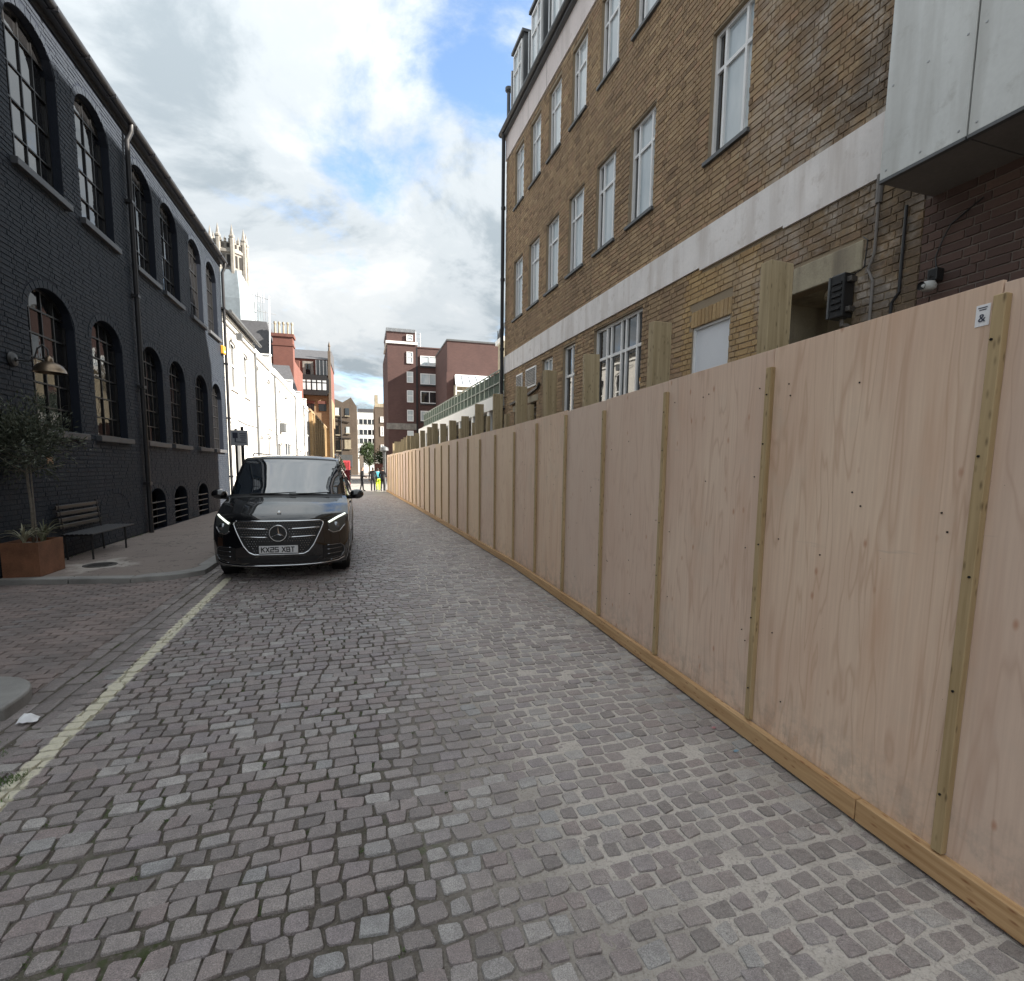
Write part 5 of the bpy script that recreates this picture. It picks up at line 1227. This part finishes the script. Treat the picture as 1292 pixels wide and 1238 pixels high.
# red barrier run and parked motorcycle beyond the van
for i in range(3):
    x0 = -2.75+i*.62; b = MB(); b.box(x0, x0+.6, 45+i*.12, 45.06+i*.12, .12, 2.2-.05*i)
    t = thing('red_barrier', (x0+.3, 45, 0), ('red plastic barrier panel standing nearest the white houses', 'red plastic barrier panel in the middle of its row beyond the van', 'red plastic barrier panel standing next to the parked motorcycle')[i], 'barrier', 'red barriers beyond the van')
    b.build('panel', 'redplastic', t); b = MB()
    for k in range(5): b.box(x0+.06+k*.11, x0+.10+k*.11, 44.96+i*.12, 45+i*.12, .2, 2.1-.05*i)
    b.build('ribs', 'redplastic', t); b = MB(); b.box(x0+.05, x0+.15, 44.8, 45.3, 0, .12); b.box(x0+.45, x0+.55, 44.8, 45.3, 0, .12); b.build('feet', 'rubber', t)
mo = thing('motorcycle', (-.98, 44, 0), 'dark motorcycle parked beyond the black van', 'motorcycle')
for dy in (-.68, .68):
    b = MB(); b.lathe([(.18, -.05), (.29, -.05), (.31, 0), (.29, .05), (.18, .05)], (-.98, 44+dy, .31), 20, 'x'); wl = b.build('wheel', 'rubber', mo, smooth=True, angle=40); b = MB(); b.lathe([(0, -.03), (.17, -.03), (.18, .03), (0, .03)], (-.98, 44+dy, .31), 12, 'x'); b.build('rim', 'alloy', wl)
b = MB(); b.ext([(43.4, .55), (43.5, .95), (43.8, 1.02), (44.1, .85), (44.75, .88), (44.7, .7), (44.4, .4), (43.8, .35)], -1.12, -.84, 'yz'); b.build('body', 'paint', mo, bevel=.05)
b = MB(); b.tube([(-.98, 43.32, .31), (-.98, 43.55, 1.05)], .035, 8); b.tube([(-1.3, 43.62, 1.1), (-.98, 43.56, 1.05), (-.66, 43.62, 1.1)], .02, 8); b.build('fork_and_handlebar', 'steel', mo)
b = MB(); b.box(-1.12, -.84, 43.42, 43.46, .98, 1.36); b.build('windscreen', 'carglass', mo); b = MB(); b.lathe([(0, 0), (.08, 0), (.09, .06)], (-.98, 43.36, .88), 12, 'y'); b.build('headlight', 'alloy', mo)
b = MB(); b.ext([(44.0, .88), (44.7, .92), (44.75, .98), (44.05, .96)], -1.1, -.86, 'yz'); b.build('seat', 'trim', mo, bevel=.02)

# ------------------------------------------------------------------ people at the far end of the hoarding
def person(loc, rz, top, legs, hair, label, h=1.62, stride=.05, arm='down', lean=0.0):
    p = thing('person', loc, label, 'person', 'people at the end of the hoarding', rz)
    k = h/1.75
    J = {'pel': (0, 0, .95), 'bel': (0, .01, 1.12), 'che': (0, lean, 1.35), 'nek': (0, lean*1.2, 1.5), 'hd0': (0, lean*1.3-.01, 1.58), 'hd1': (0, lean*1.4-.015, 1.68), 'hd2': (0, lean*1.4, 1.74)}
    E_ = [('pel', 'bel'), ('bel', 'che'), ('che', 'nek'), ('nek', 'hd0'), ('hd0', 'hd1'), ('hd1', 'hd2')]
    Rr = {'pel': (.15, .11), 'bel': (.14, .105), 'che': (.17, .12), 'nek': (.058, .058), 'hd0': (.075, .085), 'hd1': (.082, .098), 'hd2': (.05, .06)}
    for s in (-1, 1):
        n = 'LR'[s > 0]
        J.update({n+'hip': (s*.09, 0, .88), n+'kne': (s*.10, stride*s*.8-.01, .49), n+'ank': (s*.10, stride*s*1.6+.02, .09), n+'toe': (s*.115, stride*s*1.6-.15, .04)})
        hand = (s*.27, -.03, .80) if arm == 'down' else (s*.12, -.28, 1.05); elb = (s*.26, .03, 1.08) if arm == 'down' else (s*.27, -.02, 1.1)
        J.update({n+'sho': (s*.17, lean, 1.42), n+'elb': elb, n+'wri': hand, n+'han': (hand[0]*.98, hand[1]-.03, hand[2]-.09)})
        E_ += [('pel', n+'hip'), (n+'hip', n+'kne'), (n+'kne', n+'ank'), (n+'ank', n+'toe'), ('che', n+'sho'), (n+'sho', n+'elb'), (n+'elb', n+'wri'), (n+'wri', n+'han')]
        Rr.update({n+'hip': (.095, .1), n+'kne': (.065, .07), n+'ank': (.05, .055), n+'toe': (.045, .035), n+'sho': (.07, .07), n+'elb': (.05, .05), n+'wri': (.036, .036), n+'han': (.03, .045)})
    keys = list(J); me = bpy.data.meshes.new('body'); me.from_pydata([tuple(c*k for c in J[q]) for q in keys], [(keys.index(a), keys.index(b_)) for a, b_ in E_], [])
    o = bpy.data.objects.new('body', me); C.objects.link(o); md = o.modifiers.new('skin', 'SKIN'); sv = me.skin_vertices[0].data
    for i, q in enumerate(keys): sv[i].radius = tuple(r*k for r in Rr[q]); sv[i].use_root = (q == 'pel')
    s2 = o.modifiers.new('sub', 'SUBSURF'); s2.levels = 2; s2.render_levels = 2
    bpy.context.view_layer.update(); nm = bpy.data.meshes.new_from_object(o.evaluated_get(bpy.context.evaluated_depsgraph_get())); bpy.data.objects.remove(o)
    nm.materials.clear()
    for mm in (top, legs, 'skin', hair, 'trim'): nm.materials.append(MT[mm])
    for f in nm.polygons:
        c = f.center/k; f.use_smooth = True
        if c.z > 1.53: f.material_index = 3 if (c.y > -.03 or c.z > 1.69) else 2
        elif c.z > 1.49: f.material_index = 2
        elif c.z < .1: f.material_index = 4
        elif c.z < .96 and abs(c.x) < .19: f.material_index = 1
        elif abs(c.x) > .1 and (c.z < .82 or (arm != 'down' and c.y < -.25)): f.material_index = 2
        else: f.material_index = 0
    bo = bpy.data.objects.new('body', nm); link(bo, p); return p
person((-.01, 36.35, -.003), R_(80), 'blackcloth', 'blackcloth', 'hair', 'person in dark clothes standing apart in the road, hands together, turned to the hoarding', stride=.08, arm='front', lean=-.03)
person((.70, 36.35, -.003), R_(175), 'blackcloth', 'blackcloth', 'hair', 'person in black jacket and trousers beside the worker in yellow trousers, back turned')
person((1.03, 36.6, -.003), R_(190), 'teal', 'hivis', 'hair', 'worker in teal top and bright yellow hi-vis trousers by the hoarding end', h=1.56)
person((1.33, 36.3, -.003), R_(160), 'blackcloth', 'blackcloth', 'hair', 'person in black close against the end of the hoarding', arm='front')

# ------------------------------------------------------------------ black people carrier
random.seed(71)
VX, VY = -1.18, 8.15
van = thing('parked_van', (VX, VY, 0), 'glossy black people carrier with chrome grille, parked by the kerb facing down the street', 'van')
# stations along the centre line: y, z, half width, sweep back at the edge, drop at the edge
BUMP = [(.13, .19, .85, .36, 0), (.06, .215, .90, .37, 0), (.02, .26, .925, .40, 0), (.0, .42, .94, .42, 0), (.0, .60, .95, .44, 0), (.015, .78, .955, .48, 0), (.045, .90, .955, .55, 0), (.10, .965, .952, .64, 0)]
TOPS = [(.22, 1.015, .948, .62, .005), (.45, 1.10, .94, .55, .02), (.72, 1.165, .93, .46, .04), (.95, 1.205, .905, .37, .03), (1.0, 1.225, .895, .36, .02), (1.30, 1.475, .85, .30, .012), (1.62, 1.735, .79, .22, .015),
        (1.75, 1.815, .77, .19, .03), (1.90, 1.855, .76, .14, .045), (2.2, 1.88, .76, .05, .055), (3.0, 1.895, .765, .0, .06), (4.0, 1.895, .765, 0, .06), (4.85, 1.875, .755, 0, .055), (5.02, 1.82, .74, 0, .04), (5.09, 1.70, .76, -.03, .0)]
TAIL = [(5.12, 1.30, .87, -.05, 0), (5.14, .80, .93, -.06, 0), (5.14, .45, .93, -.06, 0), (5.08, .22, .90, -.06, 0)]
def cat(p, sub):
    out = []
    for i in range(len(p)-1):
        a, b, c, d = p[max(i-1, 0)], p[i], p[i+1], p[min(i+2, len(p)-1)]
        for j in range(sub[i] if isinstance(sub, list) else sub):
            t = j/(sub[i] if isinstance(sub, list) else sub)
            # monotone-ish: blend of linear and Catmull-Rom
            out.append(tuple(.35*(b[k]+(c[k]-b[k])*t)+.65*(.5*((2*b[k])+(-a[k]+c[k])*t+(2*a[k]-5*b[k]+4*c[k]-d[k])*t*t+(-a[k]+3*b[k]-3*c[k]+d[k])*t**3)) for k in range(5)))
    out.append(p[-1]); return out
ALLS = BUMP+TOPS+TAIL
subs = [4]*7 + [4] + [4, 4, 4, 3, 2, 5, 5, 3, 3, 4, 10, 12, 10, 4, 3] + [5, 5, 4, 3]
ST = cat(ALLS, subs[:len(ALLS)-1]); NB = sum(subs[:7])           # index of the last bumper station
NT = NB + sum(subs[7:7+len(TOPS)])
PX = 2.7; TX = [-1+2*i/28 for i in range(29)]
def pexp(i): return 3.2 if i < NB else max(2.0, 3.2-.05*(i-NB))
def spt(i, t, off=0.0):
    y, z, w_, bd, dr = ST[i]; a = abs(t)
    return Vector((t*w_, y+bd*a**pexp(i)-off, z-dr*a**2.4))
rows = [[tuple(spt(i, t)) for t in TX] for i in range(len(ST))]
body = MB(); body.grid(rows)
ROWS = NB+1
def side_x(z, ze, xe):
    base = .955-.06*max(0, (.55-z)/.4)**2 if z < .55 else .957-.004*(z-.75)**2
    if z <= 1.0: return min(base, .957) if ze > 1.05 else base+(xe-base)*max(0, (z-.6)/(max(ze, .65)-.6))**2
    t = (z-1.0)/max(.02, ze-1.0); return .955+(xe-.955)*(t*.85+.15*t*t)
WHEELS = (.99, 4.19); WR = .345; AR = .405
for sgn in (-1, 1):
    colsL = [[tuple(spt(i, sgn)) for i in range(NB+1)]]
    for i in range(NB+1, NT+1):
        e = spt(i, 1.0); col = []
        for k in range(ROWS):
            t = k/(ROWS-1); z = .19+(e.z-.19)*t
            x = side_x(z, e.z, e.x) if k < ROWS-1 else e.x
            col.append((sgn*x, e.y, z))
        colsL.append(col)
    # keep the wheel arches open
    vts = [p for c in colsL for p in c]; n = ROWS; fs = []
    for i in range(len(colsL)-1):
        for k in range(n-1):
            q = (i*n+k, (i+1)*n+k, (i+1)*n+k+1, i*n+k+1); c = [sum(vts[j][m_] for j in q)/4 for m_ in range(3)]
            if any(math.hypot(c[1]-wy, c[2]-WR) < AR for wy in WHEELS): continue
            fs.append(q if sgn > 0 else q[::-1])
    body.faces(vts, fs)
me = bpy.data.meshes.new('body'); me.from_pydata(body.v, [], body.f); bm = bmesh.new(); bm.from_mesh(me); bmesh.ops.remove_doubles(bm, verts=bm.verts, dist=.004); bmesh.ops.recalc_face_normals(bm, faces=bm.faces); bm.to_mesh(me); bm.free()
me.materials.append(MT['paint']); me.polygons.foreach_set('use_smooth', [True]*len(me.polygons)); me.set_sharp_from_angle(angle=R_(38))
bo = bpy.data.objects.new('body', me); link(bo, van)
def V(name, mb, mat, parent=van, **k): return mb.build(name, mat, parent, local=True, **k)
# underbody
V('underbody', MB().box(-.84, .84, .45, 5.0, .17, .62), 'trim')
# glass patches that follow the body surface
def patch(i0, i1, t0, t1, off, nt_=24, inset=None):
    r_ = []
    for i in range(i0, i1+1):
        row_ = []
        for k in range(nt_+1):
            t = t0+(t1-t0)*k/nt_; p = spt(i, t); nrm = Vector((0, -.55, .83)); row_.append(tuple(p+nrm*off))
        r_.append(row_)
    return r_
iw0 = NB+sum(subs[7:7+5])-1; iw1 = NB+sum(subs[7:7+8])
ws_ = V('windscreen', MB().grid(patch(iw0, iw1-1, -.935, .935, .006)), 'carglass', smooth=True)
V('windscreen_border', MB().grid(patch(iw0-1, iw0+1, -.95, .95, .0085)).grid(patch(iw1-2, iw1, -.95, .95, .0085)), 'trim', ws_, smooth=True)
for a, b_, yy in ((-.62, .16, 0), (.05, .74, .0)):
    p0_ = spt(iw0, a)+Vector((0, -.02, .025)); p1_ = spt(iw0+1, b_)+Vector((0, -.02, .035)); pm = (p0_+p1_)/2+Vector((0, -.03, -.004)); V('wiper', MB().tube([p0_, pm, p1_], [.012, .010, .008], 6), 'trim', ws_)
V('cowl_panel', MB().grid(patch(iw0-4, iw0, -.93, .93, .004)), 'trim', smooth=True)
# side glass
for s in (-1, 1):
    for (ya, yb, za) in ((1.62, 2.42, 1.10), (2.5, 3.65, 1.12), (3.73, 4.85, 1.12)):
        g_ = MB(); r_ = []
        for k in range(8):
            row_ = []
            for j in range(9):
                y = ya+(yb-ya)*j/8; zt = 1.76 if y > 2.0 else 1.45+(y-1.55)*.62; z = za+(zt-za)*k/7
                ze, xe = 1.83, .76
                if y < 2.0:
                    ii = min(range(NB, NT), key=lambda q: abs(spt(q, 1).y-y)); ze, xe = spt(ii, 1).z, spt(ii, 1).x
                row_.append((s*(side_x(z, max(ze, z+.02), xe)+.005), y, z))
            r_.append(row_)
        g_.grid(r_); V('side_window', g_, 'carglass', smooth=True)
    # door shut lines, handles, sill
    for yy in (1.5, 2.46, 3.69): V('door_gap', MB().tube([(s*(side_x(z, 1.83, .76)+.001), yy, z) for z in (.3, .6, .9, 1.05)], .004, 5), 'trim')
    for yy in (2.25, 2.62): V('door_handle', MB().box(s*.955-.015, s*.955+.02, yy, yy+.2, 1.0, 1.03), 'paint', bevel=.008)
    V('sill_trim', MB().box(s*.945-.02, s*.945+.02, 1.45, 3.72, .20, .30), 'trim', bevel=.01)
    V('beltline_chrome', MB().tube([(s*.962, y, 1.09) for y in (1.7, 3, 4.9)], .008, 6), 'chrome')
    # mirror
    mx = s*1.085
    m_ = MB(); r_ = []
    for k in range(9):
        a = math.pi*k/8; r_.append([(mx+s*.12*math.cos(j*2*math.pi/16)*math.sin(a)**.5, 1.46+.085*-math.cos(a), 1.205+.085*math.sin(j*2*math.pi/16)*math.sin(a)**.5) for j in range(16)])
    m_.grid(r_, close=True); mi = V('mirror', m_, 'paint', smooth=True)
    V('mirror_arm', MB().tube([(s*.90, 1.5, 1.16), (s*.99, 1.48, 1.15), (s*1.05, 1.46, 1.16)], [.04, .03, .035], 8), 'trim', mi, smooth=True); V('mirror_glass', MB().box(mx-.09, mx+.09, 1.535, 1.545, 1.14, 1.27), 'chrome', mi)
# wheels and arches
for wy in WHEELS:
    for s in (-1, 1):
        xw = s*.845
        t_ = MB().lathe([(.225, -.1), (.30, -.115), (.335, -.10), (.345, -.06), (.345, .06), (.335, .10), (.30, .115), (.225, .1)], (xw, wy, WR-.004), 32, 'x'); wl = V('wheel', t_, 'rubber', smooth=True, angle=40)
        rm = MB().lathe([(.0, s*.03), (.06, s*.05), (.07, s*.03), (.20, s*.06), (.225, s*.105), (.235, s*.10)], (xw, wy, WR-.004), 32, 'x'); rim = V('rim', rm, 'dchrome', wl, smooth=True, angle=40)
        for k in range(10): a = 2*math.pi*k/10; V('spoke', MB().bar((xw+s*.06, wy+.05*math.cos(a), WR+.05*math.sin(a)), (xw+s*.095, wy+.215*math.cos(a), WR+.215*math.sin(a)), .03, .035), 'alloy', wl)
        ar = MB(); r_ = []
        for k in range(25):
            a = R_(-22+224*k/24); r_.append([(s*(side_x(WR+rr*math.sin(a), 1.1, .94)+dx), wy+rr*math.cos(a), max(.17, WR+rr*math.sin(a))) for rr, dx in ((.385, -.12), (.388, .004), (.415, .012), (.452, .003))])
        ar.grid(r_); V('wheel_arch', ar, 'paint', smooth=True); V('arch_liner', MB().lathe([(.0, -.11), (.395, -.11), (.395, .1)], (s*.80, wy, WR), 28, 'x'), 'trim')
# front: everything sits on the swept bumper surface
def fz(z):
    for i in range(NB):
        z0, z1 = ST[i][1], ST[i+1][1]
        if z <= z1: return i+max(0, (z-z0)/(z1-z0))
    return NB-1e-6
def fr_(x, z, off=0.0):
    q = fz(z); i = int(q); f = q-i; a, b_ = spt(i, max(-1, min(1, x/ST[i][2]))), spt(i+1, max(-1, min(1, x/ST[i+1][2]))); p = a.lerp(b_, f); return (x, p.y-off, z)
def fpatch(outline, off, n=10):
    """closed outline (x,z), filled as a fan of strips following the bumper"""
    zs = sorted({z for _, z in outline}); zmin, zmax = zs[0], zs[-1]; mb = MB(); r_ = []
    def span(z):
        xs_ = []
        for (xa, za), (xb, zb) in zip(outline, outline[1:]+outline[:1]):
            if (za-z)*(zb-z) <= 0 and abs(zb-za) > 1e-9: xs_.append(xa+(xb-xa)*(z-za)/(zb-za))
        return (min(xs_), max(xs_)) if xs_ else None
    for k in range(n+1):
        z = zmin+(zmax-zmin)*(k+.0)/n; z = min(max(z, zmin+1e-4), zmax-1e-4); sp_ = span(z)
        r_.append([fr_(sp_[0]+(sp_[1]-sp_[0])*j/16, z, off) for j in range(17)])
    return mb.grid(r_)
def fline(pts_, off, r=.008, n=6, sub=6):
    P = []
    for a, b_ in zip(pts_, pts_[1:]):
        for j in range(sub): t = j/sub; P.append(fr_(a[0]+(b_[0]-a[0])*t, a[1]+(b_[1]-a[1])*t, off))
    P.append(fr_(*pts_[-1], off)); return MB().tube(P, r, n)
GO = [(-.565, .885), (.565, .885), (.60, .865), (.605, .83), (.56, .72), (.47, .53), (.40, .44), (.33, .405), (-.33, .405), (-.40, .44), (-.47, .53), (-.56, .72), (-.605, .83), (-.60, .865)]
gr_ = V('grille', fpatch(GO, .006, 14), 'trim', smooth=True)
V('grille_surround', fline(GO+GO[:1], .012, .011), 'chrome', gr_, smooth=True)
for z, dz in ((.775, .012), (.655, .012)):
    for s in (-1, 1): V('grille_bar', fline([(s*.14, z), (s*(.555 if z > .7 else .50), z+dz)], .022, .009), 'chrome', gr_, smooth=True)
st = MB()
for rI in range(14):
    z = .43+rI*.0335
    for cI in range(-17, 18):
        x = cI*.0345+(.017 if rI % 2 else 0); wmax = .58 if z > .8 else .36+(z-.43)*.58
        if abs(x) > wmax-.02 or math.hypot(x, z-.715) < .135 or (abs(x) < .28 and z < .57): continue
        c = fr_(x, z, .016); e = .0085
        st.faces([(c[0]-e, c[1], c[2]), (c[0], c[1], c[2]-e), (c[0]+e, c[1], c[2]), (c[0], c[1], c[2]+e), (c[0], c[1]-.006, c[2])], [(0, 1, 4), (1, 2, 4), (2, 3, 4), (3, 0, 4)])
V('grille_studs', st, 'chrome', gr_, kind='stuff')
zc_ = .715; yc = fr_(0, zc_, .035)[1]
V('emblem_disc', MB().lathe([(0, 0), (.112, 0), (.112, .03)], (0, yc, zc_), 32, 'y'), 'trim', gr_)
em = MB(); em.lathe([(.102, -.004), (.108, -.016), (.118, -.016), (.124, -.004), (.124, .02)], (0, yc, zc_), 40, 'y')
for k in range(3):
    a = R_(90+120*k); d = Vector((math.cos(a), 0, math.sin(a))); n_ = Vector((-d.z, 0, d.x)); c0 = Vector((0, yc-.006, zc_)); r0 = .026
    em.faces([tuple(c0+d*.106), tuple(c0+n_*r0*.62-d*r0*-.35), tuple(c0-n_*r0*.62-d*r0*-.35), tuple(c0+Vector((0, -.014, 0)))], [(0, 1, 3), (0, 3, 2), (1, 2, 3)])
V('emblem_star', em, 'chrome', gr_, smooth=True, angle=30)
hb = spt(NB+2, 0)+Vector((0, -.02, .012)); V('bonnet_badge', MB().lathe([(0, -.006), (.024, -.004), (.028, .004)], tuple(hb), 20, 'y'), 'chrome')
py_ = fr_(0, .48, .03)[1]
pt = V('number_plate', MB().box(-.26, .26, py_-.006, py_+.03, .425, .536), 'plate', bevel=.004)
GL = {'K': [[(0, 0), (0, 2)], [(1, 2), (0, .9)], [(.35, 1.2), (1, 0)]], 'X': [[(0, 0), (1, 2)], [(0, 2), (1, 0)]], '2': [[(0, 2), (1, 2)], [(1, 2), (1, 1)], [(1, 1), (0, 1)], [(0, 1), (0, 0)], [(0, 0), (1, 0)]],
      '5': [[(1, 2), (0, 2)], [(0, 2), (0, 1)], [(0, 1), (1, 1)], [(1, 1), (1, 0)], [(1, 0), (0, 0)]], 'B': [[(0, 0), (0, 2)], [(0, 2), (.85, 2)], [(.85, 2), (.85, 1.05)], [(0, 1), (1, 1)], [(1, 1), (1, 0)], [(1, 0), (0, 0)]], 'T': [[(0, 2), (1, 2)], [(.5, 2), (.5, 0)]]}
xx = -.226; gw, gh, sw = .040, .0325, .0135
for chn in 'KX25 XBT':
    if chn == ' ': xx += .034; continue
    lt = MB()
    for (a0, b0), (a1, b1) in GL[chn]:
        p, q = Vector((xx+a0*gw, py_-.008, .448+b0*gh)), Vector((xx+a1*gw, py_-.008, .448+b1*gh)); d_ = (q-p).normalized()*sw*.45
        lt.bar(p-d_, q+d_, sw, .002, up=(0, 1, 0))
    V('plate_character', lt, 'black', pt); xx += .0605
V('plate_frame', MB().box(-.27, .27, py_+.0, py_+.035, .418, .425).box(-.27, .27, py_, py_+.035, .536, .543), 'trim', pt)
for s in (-1, 1):
    HO = [(s*.665, .845), (s*.69, .70), (s*.80, .70), (s*.905, .80), (s*.925, .955), (s*.80, .945)]
    if s < 0: HO = HO[::-1]
    hl = V('headlight', fpatch(HO, .005, 10), 'lens', smooth=True)
    V('daytime_lamp', fline([(s*.68, .845), (s*.80, .905), (s*.905, .942)], .006, .016), 'drl', hl, smooth=True)
    V('lamp_trim', fline([(s*.675, .735), (s*.74, .69), (s*.83, .70), (s*.91, .79)], .008, .006), 'chrome', hl, smooth=True)
    c = fr_(s*.78, .79, .002); V('projector', MB().lathe([(0, -.012), (.04, -.008), (.052, .004)], c, 20, 'y'), 'dchrome', hl, smooth=True)
    VO = [(s*.60, .50), (s*.84, .50), (s*.885, .46), (s*.89, .37), (s*.84, .305), (s*.60, .30)]
    vt = V('side_intake', fpatch(VO if s > 0 else VO[::-1], .004, 8), 'trim', smooth=True)
    V('intake_trim', fline([(s*.66, .505), (s*.84, .505), (s*.885, .465), (s*.892, .37), (s*.84, .30), (s*.70, .278)], .009, .007), 'dchrome', vt, smooth=True)
    for z in (.44, .37): V('intake_fin', fline([(s*.66, z), (s*.875, z+.01)], .012, .006), 'dchrome', vt, smooth=True)
V('lower_intake', fpatch([(-.58, .355), (.58, .355), (.5, .285), (-.5, .285)], .004, 5), 'trim', smooth=True)
V('chrome_lip', fline([(-.89, .29), (-.80, .255), (-.5, .238), (0, .235), (.5, .238), (.80, .255), (.89, .29)], .012, .0095), 'chrome', smooth=True)
# rear lamps, plate recess
for s in (-1, 1): V('rear_lamp', MB().box(s*.84-.06, s*.84+.06, 5.02, 5.10, .95, 1.6), 'redplastic', bevel=.02)
for s in (-1, 1): V('roof_rail', MB().tube([(s*.70, 2.3, 1.86), (s*.70, 2.4, 1.905), (s*.70, 4.6, 1.905), (s*.70, 4.75, 1.86)], .014, 6), 'dchrome', smooth=True)

# ------------------------------------------------------------------ fittings on the right-hand walls
fl = thing('floodlight', RW(4.3, .15, 3.4), 'black box floodlight on a bracket beside the alcove, above the hoarding', 'floodlight')
MB(RW).box(4.22, 4.37, .06, .20, 3.20, 3.62).build('housing', 'benchm', fl, bevel=.015)
MB(RW).box(4.371, 4.392, .05, .21, 3.21, 3.61).build('front_bezel', 'lead', fl, bevel=.008)
MB(RW).box(4.393, 4.397, .075, .185, 3.25, 3.57).build('lens', 'frost', fl)
for zz in (3.27, 3.55): MB(RW).box(4.17, 4.22, .09, .17, zz-.025, zz+.025).build('clip', 'steel', fl, bevel=.006)
MB(RW).tube([(4.3, .012, 3.15), (4.3, .1, 3.15), (4.3, .1, 3.2)], .02, 8).build('bracket', 'soffit', fl)
b = MB(RW)
for zz in (3.28, 3.34, 3.40, 3.46, 3.52): b.box(4.24, 4.35, .20, .215, zz, zz+.02)
b.build('cooling_fins', 'benchm', fl)
cc = thing('security_camera', RW(3.52, .1, 3.32), 'small pale dome security camera hanging below a black bracket on the red brick wall', 'camera')
MB(RW).lathe([(0, .0), (.035, .0), (.055, .015), (.06, .04), (.045, .07), (.0, .08)], RW and (3.50, .10, 3.235), 20).build('dome', 'panelgrey', cc, smooth=True, angle=50)
b = MB(RW); b.lathe([(0, 0), (.03, 0), (.034, .012)], (3.515, .155, 3.27), 16, 'y'); b.build('lens_ring', 'benchm', cc)
MB(RW).box(3.44, 3.52, .012, .10, 3.31, 3.41).build('junction_box', 'benchm', cc, bevel=.008)
MB(RW).tube([(3.48, .05, 3.36), (3.48, .10, 3.33)], .02, 8).build('arm', 'benchm', cc)
MB(RW).tube([(3.50, .02, 3.41), (3.52, .02, 3.52), (3.47, .02, 3.66), (3.42, .02, 3.75), (3.20, .02, 3.86)], .006, 6).build('cable', 'benchm', cc)
